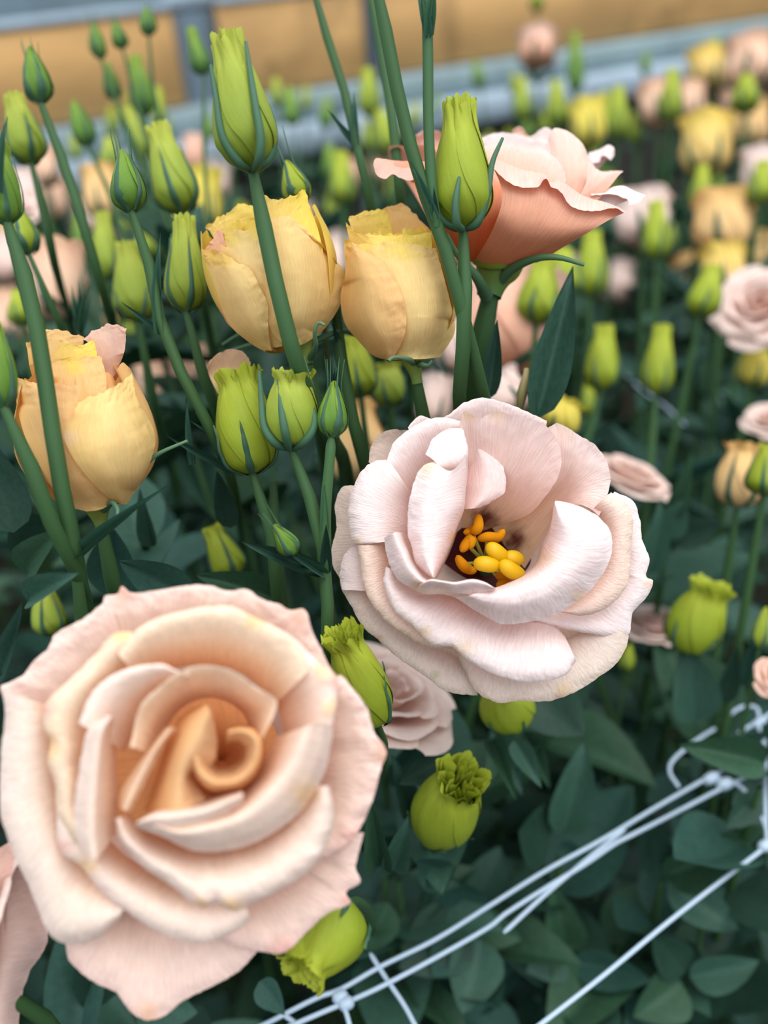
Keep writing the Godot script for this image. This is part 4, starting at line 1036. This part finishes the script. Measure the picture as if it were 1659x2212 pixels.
func far_heads() -> void:
	# kind, colour, base x, y, top x, y, width, depth, label
	for h in [
		["tulip", "peach", 140, 690, 118, 540, 128, .42, "soft peach bloom behind crossing stems at middle left"],
		["tulip", "apricot", 226, 470, 216, 372, 84, .6, "blurred orange bloom behind the small long-sepalled bud"],
		["tulip", "lemon", 442, 492, 436, 376, 84, .5, "blurred lemon bloom left of the tall bud's stem"],
		["tulip", "peach", 96, 400, 92, 326, 66, .66, "faint peach bloom behind thick stem at upper left"],
		["tulip", "pink", 60, 490, 52, 380, 70, .6, "white pink bloom behind the large dark bud"],
		["tulip", "salmon", 424, 372, 420, 300, 52, .75, "little pink bloom right of the leaning yellow-green bud"],
		["tulip", "peach", 450, 880, 410, 770, 110, .46, "dim peach bloom behind stems beneath the ribbed bud"],
		["tulip", "peach", 340, 880, 322, 780, 80, .5, "dim peach bloom right of the orange yellow bloom"],
		["tulip", "apricot", 790, 1040, 740, 890, 150, .38, "shaded apricot bloom behind the two small green buds"],
		["tulip", "yellow", 1524, 374, 1526, 262, 112, .72, "square apricot bloom at upper right"],
		["tulip", "apricot", 1556, 548, 1566, 432, 136, .62, "widest apricot bloom at upper right below the square one"],
		["tulip", "yellow", 1560, 640, 1560, 540, 100, .6, "yellow bloom directly under the widest apricot one"],
		["tulip", "lemon", 1272, 316, 1268, 228, 82, .75, "lemon bloom above the salmon bloom's right rim"],
		["tulip", "peach", 1424, 270, 1420, 190, 90, .9, "peach bloom behind two lime buds at upper right"],
		["tulip", "peach", 1490, 260, 1488, 190, 70, .95, "pale bloom right of those two lime buds"],
		["tulip", "salmon", 1162, 142, 1160, 76, 84, 1.15, "farthest pink bloom against the wooden plank"],
		["tulip", "yellow", 1524, 190, 1526, 118, 84, 1.05, "far yellow bloom near the top right corner"],
		["tulip", "peach", 1620, 190, 1622, 96, 110, .95, "far peach bloom at the top right border"],
		["tulip", "pink", 1390, 530, 1384, 430, 130, .62, "pale pink bloom behind a lime bud, right of salmon bloom"],
		["tulip", "pink", 1640, 420, 1640, 330, 80, .7, "white pink bloom at the right border"],
		["tulip", "pink", 1110, 900, 1060, 830, 130, .4, "pale bloom peeping over the wide open bloom's top"],
		["tulip", "pink", 930, 920, 950, 820, 80, .42, "pale bloom behind the apricot bloom's stem"],
		["tulip", "pink", 1000, 800, 985, 700, 90, .42, "white bloom between the two stems under the lime bud"],
		["bud", "lime", 1450, 260, 1452, 152, 50, .78, "left one of two lime buds before the pale peach bloom"],
		["bud", "lime", 1332, 300, 1336, 190, 52, .8, "upright lime bud left of the pale peach bloom"],
		["bud", "green", 1300, 290, 1306, 200, 40, .9, "thin lime bud close to the lemon bloom"],
		["bud", "lime", 1204, 272, 1200, 176, 46, .85, "lime bud left of the lemon bloom"],
		["bud", "green", 1130, 260, 1126, 170, 44, .95, "dim lime bud above the salmon bloom"],
		["bud", "deep", 1244, 200, 1242, 70, 34, 1.0, "dark spiky bud sticking up before the pale gutter"],
		["bud", "lime", 800, 250, 794, 150, 46, .8, "lime bud between the two stalks at the top"],
		["bud", "lime", 836, 330, 820, 240, 46, .7, "dim lime bud behind the leaning stalk"],
		["bud", "lime", 1418, 560, 1416, 436, 62, .6, "lime bud in front of the pale pink bloom"],
		["bud", "lime", 1514, 450, 1518, 360, 50, .65, "lime bud between square and widest apricot blooms"],
		["bud", "lime", 1610, 240, 1612, 166, 60, .8, "lime bud before the far peach bloom"],
		["bud", "lime", 1640, 440, 1650, 350, 56, .6, "lime bud at the right border before white bloom"],
		["bud", "lime", 1546, 150, 1546, 86, 34, 1.05, "lime bud tip above the far yellow bloom"],
		["bud", "lime", 1276, 640, 1280, 500, 70, .55, "dim lime bud right of the lance leaf's tip"],
		["bud", "lime", 1210, 640, 1214, 540, 84, .5, "lime bud behind the lance leaf under the salmon bloom"],
		["bud", "deep", 632, 270, 626, 190, 34, .7, "thin green bud right of the tall yellow-green bud"],
		["bud", "green", 240, 370, 236, 300, 46, .62, "faint lime bud behind the small long-sepalled one"],
		["bud", "lime", 344, 270, 340, 190, 34, .7, "faint lime bud before the gutter at upper left"],
		["bud", "lime", 46, 700, 36, 630, 50, .4, "small lime bud behind thick stems at the left border"],
		["bud", "lime", 1160, 20, 1158, -20, 30, 1.2, "bud tip at the top border above the farthest pink bloom"],
		["bud", "lime", 1150, 800, 1152, 730, 40, .5, "small yellow bud behind the lance leaf"],
		["bud", "lime", 1270, 900, 1272, 820, 34, .5, "tiny lime bud at the foot of the pair in the gap"],
		["bud", "lime", 320, 560, 316, 480, 52, .5, "faint lime bud left of the ribbed green bud"],
		["bud", "lime", 740, 440, 736, 330, 56, .6, "soft lime bud between the two yellow blooms"],
		["bud", "green", 600, 230, 596, 170, 30, .9, "faint green bud before the gutter by the tall bud"]]:
		bud(h[8], h[0], h[1], [h[2], h[3], h[4], h[5], h[6], h[7], .004], .6, [], {"spin": h[2] * .37})
	rose("cream pink rosette bloom at the right border", "pink", 1640, 655, 98, .52, Vector3(-.35, .3, .85))
	bud("salmon bloom in side view under the large salmon bloom", "tulip", "salmon", [1086, 800, 1108, 612, 236, .42, .01], .3, [], {"spin": 1.1})
	rose("shaded pink bloom tucked beneath the wide open bloom", "pink", 850, 1470, 165, .3, Vector3(.35, .7, .35), .8, 0)
	rose("blurred pink bloom right of the wide open bloom's top", "pink", 1370, 1020, 92, .44, Vector3(.3, .8, .4))
	var corner := rose("pink bloom cut by the lower left corner", "pink", -150, 2060, 250, .2, Vector3(-.75, .55, .3), 1.0, 0)
	petal(corner, [[-14, -120, 1900, -120, 1980, -110, 2080, -100, 2180, -90, 2260], [2, -40, 1850, -20, 1960, 0, 2040, -10, 2140, -20, 2260], [-4, 20, 1820, 60, 1900, 90, 1970, 103, 2020, 96, 2052, 66, 2096, 45, 2162, 38, 2250]], {"zm": [0.0, 0.0, 1.0], "d": .205, "c": [rgb(243, 206, 190), rgb(245, 218, 204), rgb(245, 216, 206)]})
	rose("small pale bloom cut by the right border at mid height", "pink", 1668, 900, 60, .5, Vector3(-.2, .7, .6))
	rose("pink petal edge at the right border above the net", "salmon", 1688, 1460, 56, .33, Vector3(-.3, .6, .7))
	rose("white bloom hidden behind the blurred lime bud with wide mouth", "pink", 1420, 1340, 76, .42, Vector3(0, .9, .4))
	rose("pale bloom behind the large dark bud at upper left", "pink", 30, 440, 60, .5, Vector3(.3, .7, .6))

func stalks() -> void:
	stalk("thick grey-green stalk leaning across the salmon bloom from the top border", [[806, -60, .224], [838, 90, .226], [872, 260, .228], [925, 440, .23], [962, 540, .232], [1000, 680, .235], [1044, 850, .25], [1070, 960, .32]], .0018, .0021, [[938, 478, .23, 888, 346, .226, 20, 2, 0], [942, 480, .23, 936, 400, .226, 16, 2, 1], [925, 84, .226, 900, -40, .226, 26, 2, 0], [926, 84, .226, 938, -50, .224, 30, 2, 2]], [[[944, 492, .23], [934, 420, .229], [926, 280, .228], [924, 100, .227], [920, -60, .226]]])
	stalk("thinner stalk running just behind the leaning stalk", [[790, -60, .29], [815, 60, .29], [842, 210, .29], [866, 440, .29]], .0017, .002)
	stalk("stalk with small bracts left of the leaning stalk", [[672, -40, .29], [700, 60, .29], [742, 190, .29], [772, 320, .29], [802, 450, .29]], .0015, .002, [[768, 318, .29, 764, 196, .288, 20, 2, 0], [770, 320, .29, 706, 240, .288, 18, 2, 1]])
	stalk("thick stem passing behind the two small green buds", [[724, 640, .262], [735, 760, .262], [760, 900, .264], [786, 990, .266]], .0019, .002, [[735, 745, .262, 712, 690, .256, 12, 2, 1]])
	stalk("tuft of tiny green bracts under the pale yellow bloom", [[716, 850, .236], [720, 880, .237], [726, 930, .24]], .0008, .001, [[716, 850, .236, 700, 765, .234, 10, 2, 0], [717, 850, .236, 716, 762, .234, 9, 2, 1], [718, 850, .236, 738, 770, .234, 10, 2, 2], [716, 850, .236, 728, 785, .232, 8, 2, 3]])
	stalk("tuft of narrow bracts under the peach bloom at middle left", [[176, 715, .3], [184, 760, .3]], .001, .0014, [[176, 715, .3, 152, 612, .3, 12, 2, 0], [178, 715, .3, 172, 606, .3, 11, 2, 1], [180, 715, .3, 186, 612, .3, 11, 2, 2], [182, 715, .3, 200, 640, .3, 12, 2, 3], [176, 715, .3, 160, 650, .296, 10, 2, 1]])
	stalk("forked green stem low at the left, beside the near bloom", [[166, 1238, .226], [172, 1300, .228], [184, 1400, .232]], .0022, .0022, [[166, 1215, .226, 352, 1046, .214, 26, 2, 0], [30, 1150, .226, -40, 920, .22, 130, 1, 1], [60, 1300, .22, 158, 1238, .208, 62, 0, 0], [2, 1462, .22, 74, 1290, .214, 44, 1, 3]])
	stalk("shaded stem with a drooping oval leaf above the near bloom", [[590, 1040, .27], [598, 1200, .27], [612, 1330, .275]], .0019, .002, [[610, 1300, .27, 430, 1240, .262, 70, 0, 2], [420, 1300, .26, 250, 1210, .25, 90, 0, 3], [500, 1140, .28, 470, 1010, .27, 50, 1, 1], [470, 930, .258, 410, 880, .25, 12, 2, 1], [480, 960, .258, 412, 908, .25, 12, 2, 0], [500, 1020, .26, 350, 940, .25, 22, 2, 1], [420, 1000, .258, 400, 860, .252, 20, 2, 0]])

func undergrowth() -> void:
	# leaves seen singly between net and blooms
	var near := [
		[[1210, 1830, .36], [[1190, 1810, .355, 1110, 1790, .34, 150, 0, 1], [1215, 1800, .355, 1262, 1610, .345, 96, 0, 0], [1205, 1830, .36, 1290, 1860, .35, 40, 1, 3]], "round grey-green leaf pair beside the round yellow-green bud"],
		[[1430, 1900, .36], [[1420, 1890, .36, 1392, 1740, .35, 74, 0, 1], [1436, 1890, .36, 1640, 1800, .34, 96, 0, 2], [1440, 1910, .36, 1600, 2010, .35, 90, 0, 0]], "leaves spread under the net's upper strands"],
		[[1640, 1700, .33], [[1652, 1648, .32, 1486, 1612, .315, 84, 0, 2], [1640, 1720, .34, 1560, 1790, .33, 60, 0, 1]], "broad leaf lying over the net's corner knot"],
		[[990, 2000, .35], [[1010, 1990, .35, 860, 2090, .34, 150, 0, 1], [1000, 1960, .35, 1010, 1890, .34, 110, 0, 3], [1040, 2030, .35, 1000, 2190, .335, 120, 0, 0]], "dark leaves crossing behind the double strand"],
		[[1230, 2060, .37], [[1215, 2050, .37, 1140, 2100, .36, 100, 0, 0], [1220, 2040, .37, 1200, 1930, .36, 90, 0, 2], [1240, 2080, .37, 1420, 2110, .35, 80, 0, 3], [1200, 2110, .37, 1090, 2070, .36, 52, 1, 1]], "blue-green leaves in the middle of the net's opening"],
		[[1480, 2130, .36], [[1470, 2120, .36, 1380, 2200, .35, 110, 0, 2], [1490, 2110, .36, 1640, 2080, .35, 80, 0, 0], [1480, 2100, .36, 1400, 2010, .35, 90, 0, 1]], "leaf cluster near the bottom right corner"],
		[[1560, 1500, .37], [[1500, 1560, .37, 1480, 1400, .36, 110, 0, 0], [1560, 1520, .37, 1590, 1390, .36, 46, 1, 1], [1600, 1480, .37, 1640, 1330, .36, 40, 1, 3]], "pale leaf under the blurred lime bud with wide mouth"],
		[[1180, 1530, .33], [[1150, 1490, .33, 1260, 1590, .32, 130, 0, 1], [1070, 1570, .34, 1130, 1720, .33, 50, 1, 0], [1130, 1580, .34, 1190, 1700, .33, 46, 1, 2]], "dark leaf right beneath the wide open bloom's rim"],
		[[280, 2160, .3], [[260, 2140, .3, 160, 2080, .29, 120, 0, 1], [300, 2150, .3, 420, 2190, .29, 110, 0, 0], [560, 2120, .29, 620, 2190, .285, 60, 1, 3]], "shaded leaves below the near bloom"],
		[[860, 1900, .34], [[850, 1880, .34, 790, 1790, .33, 44, 1, 0], [860, 1880, .34, 900, 1760, .33, 50, 1, 1], [850, 1700, .33, 930, 1560, .32, 60, 1, 3]], "long dark leaves left of the round yellow-green bud"],
		[[300, 1130, .29], [[250, 1290, .28, 262, 1130, .27, 120, 0, 3], [330, 1180, .29, 300, 1060, .28, 40, 1, 0], [100, 1180, .28, 20, 1120, .27, 120, 0, 1], [60, 1240, .27, 110, 1150, .26, 80, 0, 2]], "shaded broad leaves under the orange yellow bloom"],
		[[930, 1700, .3], [[960, 1640, .3, 850, 1700, .28, 70, 1, 1], [900, 1760, .3, 850, 1640, .285, 60, 1, 0], [960, 1900, .31, 880, 1830, .29, 80, 0, 3], [1060, 1600, .31, 1110, 1710, .29, 44, 1, 2], [1110, 1600, .31, 1170, 1700, .3, 50, 1, 0]], "dark lance leaves around the round yellow-green bud"],
		[[1010, 1960, .36], [[1000, 1940, .36, 900, 1960, .35, 110, 0, 1], [1030, 1950, .37, 1080, 1830, .37, 96, 0, 0], [1020, 1990, .36, 1120, 2030, .35, 84, 0, 2], [1000, 2010, .35, 930, 2110, .34, 100, 0, 3]], "big shaded leaves below the round yellow-green bud"],
		[[830, 1880, .34], [[820, 1870, .28, 800, 1740, .265, 60, 1, 2], [840, 1900, .36, 900, 2010, .35, 100, 0, 1], [850, 1880, .28, 880, 1770, .27, 60, 1, 0], [840, 1950, .34, 790, 2060, .335, 84, 0, 2]], "dark leaves close right of the near bloom's rim"],
		[[1440, 1180, .4], [[1430, 1160, .4, 1480, 1080, .39, 70, 0, 0], [1450, 1170, .4, 1560, 1130, .39, 70, 0, 1], [1440, 1120, .4, 1500, 980, .39, 40, 1, 2], [1400, 1240, .39, 1430, 1080, .38, 60, 1, 0]], "shaded leaves right of the wide open bloom"],
	]
	for g in near:
		var path := down_from([up(g[0][0], g[0][1], g[0][2])])
		var root := shoot("leafy_shoot", g[2], "plant", path, .0016, .0022, "leafy shoots low in the bed")
		for l in g[1]:
			leaf_px(root, l)
		leaf_pairs(root, path, path[0].y - .03, .3, .035, .046, .62)
	# the rest of the bed
	var n := 0
	for row in 18:
		for col in 21:
			var z := -.12 - row * .086 + rng.randf_range(-.03, .03)
			var x := -.92 + col * .092 + rng.randf_range(-.03, .03)
			var half := .26 + absf(z) * .54
			if absf(x + .02) > half or z < -1.42 + .25 * x:
				continue
			var tall := rng.randf_range(.54, .64)
			if z > -.5:
				tall = rng.randf_range(.48, .58) if x > .04 else rng.randf_range(.55, .64)
			var g := Vector3(x, 0, z)
			var top := g + Vector3(rng.randf_range(-.03, .03), tall, rng.randf_range(-.03, .03))
			var path := [top, top.lerp(g, .4) + Vector3(rng.randf_range(-.01, .01), 0, 0), top.lerp(g, .7), g]
			var root := shoot("leafy_shoot", "leafy green shoot among the crowded stems of the bed", "plant", path, .0014, .0024, "leafy shoots filling the bed")
			leaf_pairs(root, path, tall - .005, .3 if z > -.7 else .44, .032 if z > -.6 else .04, .046 if z > -.7 else .056, .62 if z > -.6 else .38)
			n += 1
	# slim shoots standing up close together at the far side of the bed
	for k in 76:
		var x := rng.randf_range(-.85, .95)
		var z := rng.randf_range(-1.34, -.74) + .22 * x
		var tall := rng.randf_range(.6, .7)
		var g := Vector3(x, 0, z)
		var top := g + Vector3(rng.randf_range(-.03, .03), tall, rng.randf_range(-.03, .03))
		var path := [top, top.lerp(g, .4) + Vector3(rng.randf_range(-.01, .01), 0, 0), top.lerp(g, .7), g]
		var root := shoot("slim_shoot", "slim upright green shoot in the crowd at the far side of the bed", "plant", path, .001, .002, "slim shoots at the far side of the bed")
		for s in 9:
			var p := top.lerp(path[1], s / 7.0)
			var turn := rng.randf() * TAU
			var l := rng.randf_range(.035, .06)
			leaf(root, p, p + Vector3(cos(turn) * .45, 1.0, sin(turn) * .45).normalized() * l, l * .16, Vector3(0, .3, 1), 1, rng.randi() % 4)
	# crowded buds far down the bed, too blurred to tell apart
	for k in 70:
		var d := rng.randf_range(.75, 1.35)
		var px := rng.randf_range(-60, 1720)
		var hgt := rng.randf_range(.6, .72)
		# the pixel row at which a head of that height stands at that depth
		var py := 1106.0
		for s in 18:
			py += (up(px, py, d).y - hgt) / d * FPX * .8
		if py < 120.0 - px * .02 and px > 1000:
			continue
		var w := rng.randf_range(.013, .018) / d * FPX
		bud("blurred bud among the crowd far down the bed", "bud", ["lime", "green", "deep"][k % 3], [px, py, px - 4 + rng.randf_range(-10, 10), py - w * 2.1, w, d, .004], .6, [], {"spin": k * 1.3, "group": "blurred buds far down the bed"})
	for k in 34:
		var d := rng.randf_range(.8, 1.35)
		var px := rng.randf_range(-60, 1720)
		var hgt := rng.randf_range(.56, .67)
		var py := 1106.0
		for s in 18:
			py += (up(px, py, d).y - hgt) / d * FPX * .8
		var w := rng.randf_range(.034, .05) / d * FPX
		bud("blurred pastel bloom among the crowd far down the bed", "tulip", ["peach", "pink", "apricot", "pink"][k % 4], [px, py, px + rng.randf_range(-10, 10), py - w * 1.0, w, d, .004], .3, [], {"spin": k * 1.3, "group": "blurred blooms far down the bed"})

func net() -> void:
	var level := cam_at.origin.y - .3
	var o := on_level(1100, 2000, level)
	var root := thing("support_net", "white plastic support net stretched level through the plants", "netting", o)
	for s in [
		[[330, 2330], [440, 2275], [572, 2212], [690, 2152], [731, 2140], [820, 2088], [940, 2030], [1060, 1955], [1180, 1880], [1300, 1815], [1420, 1742], [1533, 1678], [1600, 1640], [1700, 1570], [1860, 1470], [2050, 1350]],
		[[400, 2320], [520, 2262], [712, 2180], [745, 2165], [820, 2134], [940, 2070], [1060, 2000], [1090, 1975], [1180, 1918], [1265, 1865], [1330, 1822], [1360, 1808], [1440, 1766], [1548, 1709], [1620, 1672], [1700, 1630], [1860, 1530], [2060, 1405]],
		[[1088, 2014], [1180, 1930], [1265, 1858], [1350, 1790]],
		[[960, 2380], [1080, 2282], [1169, 2212], [1300, 2110], [1440, 1995], [1560, 1900], [1642, 1838], [1720, 1775], [1860, 1670], [2060, 1530]],
		[[1533, 1678], [1600, 1700], [1652, 1782], [1656, 1830]],
		[[1650, 1600], [1652, 1700], [1654, 1790]],
		[[731, 2150], [748, 2190], [762, 2240], [800, 2360]],
		[[800, 2060], [835, 2114], [874, 2172], [910, 2240], [980, 2370]],
		[[1467, 1702], [1447, 1672], [1452, 1643], [1498, 1603], [1545, 1572]],
		[[1560, 1558], [1600, 1530], [1632, 1530], [1640, 1552], [1640, 1580]],
		[[1594, 1584], [1640, 1556], [1700, 1520]],
		[[613, 2191], [640, 2212], [660, 2240]],
		[[1340, 800], [1400, 850], [1440, 880], [1480, 920]]]:
		var pts := []
		for q in s:
			var p := on_level(q[0], q[1], level)
			pts.append(p + Vector3(0, .0012 * noise.get_noise_2d(q[0] * 2.0, q[1] * 2.0), 0) - o)
		part(root, "strand", tube(path3(pts, s.size() * 8), stem_r(.00085, .00085), 8, Color.WHITE), "net")
	for k in [[735, 2154, .0042], [748, 2168, .0042], [1536, 1682, .0044], [1566, 1694, .0046], [1655, 1826, .0042], [1640, 1560, .003]]:
		var p := on_level(k[0], k[1], level) - o
		var q := on_level(k[0] + 34, k[1] - 16, level) - o
		part(root, "knot", tube(path3([p - (q - p) * .5, p, p + (q - p) * .5], 12), blob_r(k[2] * .55), 10, Color.WHITE), "net")

func _ready() -> void:
	noise.seed = 3
	noise.frequency = .01
	rng.seed = 11
	# camera: a phone held low over the bed, tipped down and rolled a little
	var basis0 := Basis.from_euler(Vector3(deg_to_rad(-35.0), 0, deg_to_rad(-4.5)), EULER_ORDER_YXZ)
	cam_at = Transform3D(basis0, Vector3(0, .95, 0))
	var cam := Camera3D.new()
	cam.name = "camera"
	var lens := CameraAttributesPhysical.new()
	lens.frustum_focal_length = 12.0 / tan(deg_to_rad(FOV * .5))
	lens.frustum_focus_distance = .238
	lens.frustum_near = .02
	lens.frustum_far = 60.0
	lens.exposure_aperture = 4.0
	cam.attributes = lens
	cam.transform = cam_at
	cam.current = true
	add_child(cam)
	cam.fov = FOV
	# light: an even overcast sky through the greenhouse roof
	var sky_m := ProceduralSkyMaterial.new()
	sky_m.sky_top_color = Color(.93, .96, 1.0)
	sky_m.sky_horizon_color = Color(.62, .66, .7)
	sky_m.sky_curve = .6
	sky_m.ground_bottom_color = Color(.1, .11, .1)
	sky_m.ground_horizon_color = Color(.22, .24, .24)
	var sky := Sky.new()
	sky.sky_material = sky_m
	var env := Environment.new()
	env.background_mode = Environment.BG_SKY
	env.sky = sky
	env.tonemap_mode = Environment.TONE_MAPPER_LINEAR
	env.tonemap_exposure = 2.15
	env.sdfgi_enabled = true
	env.ssao_enabled = true
	env.ssil_enabled = true
	var we := WorldEnvironment.new()
	we.environment = env
	add_child(we)
	var top_fill := DirectionalLight3D.new()  # wide soft light added for contrast from above; the overcast sky shows no sun
	top_fill.name = "top_fill"
	top_fill.basis = Basis.looking_at(Vector3(-.25, -1.0, -.15), Vector3.FORWARD)
	top_fill.light_color = Color(1.0, .98, .95)
	top_fill.light_energy = .35
	top_fill.light_angular_distance = 60.0
	top_fill.shadow_enabled = true
	top_fill.sky_mode = DirectionalLight3D.SKY_MODE_LIGHT_ONLY
	add_child(top_fill)
	make_materials()
	build_setting()
	near_bloom()
	open_bloom()
	half_open_blooms()
	side_bloom()
	near_buds()
	stalks()
	net()
	far_heads()
	undergrowth()
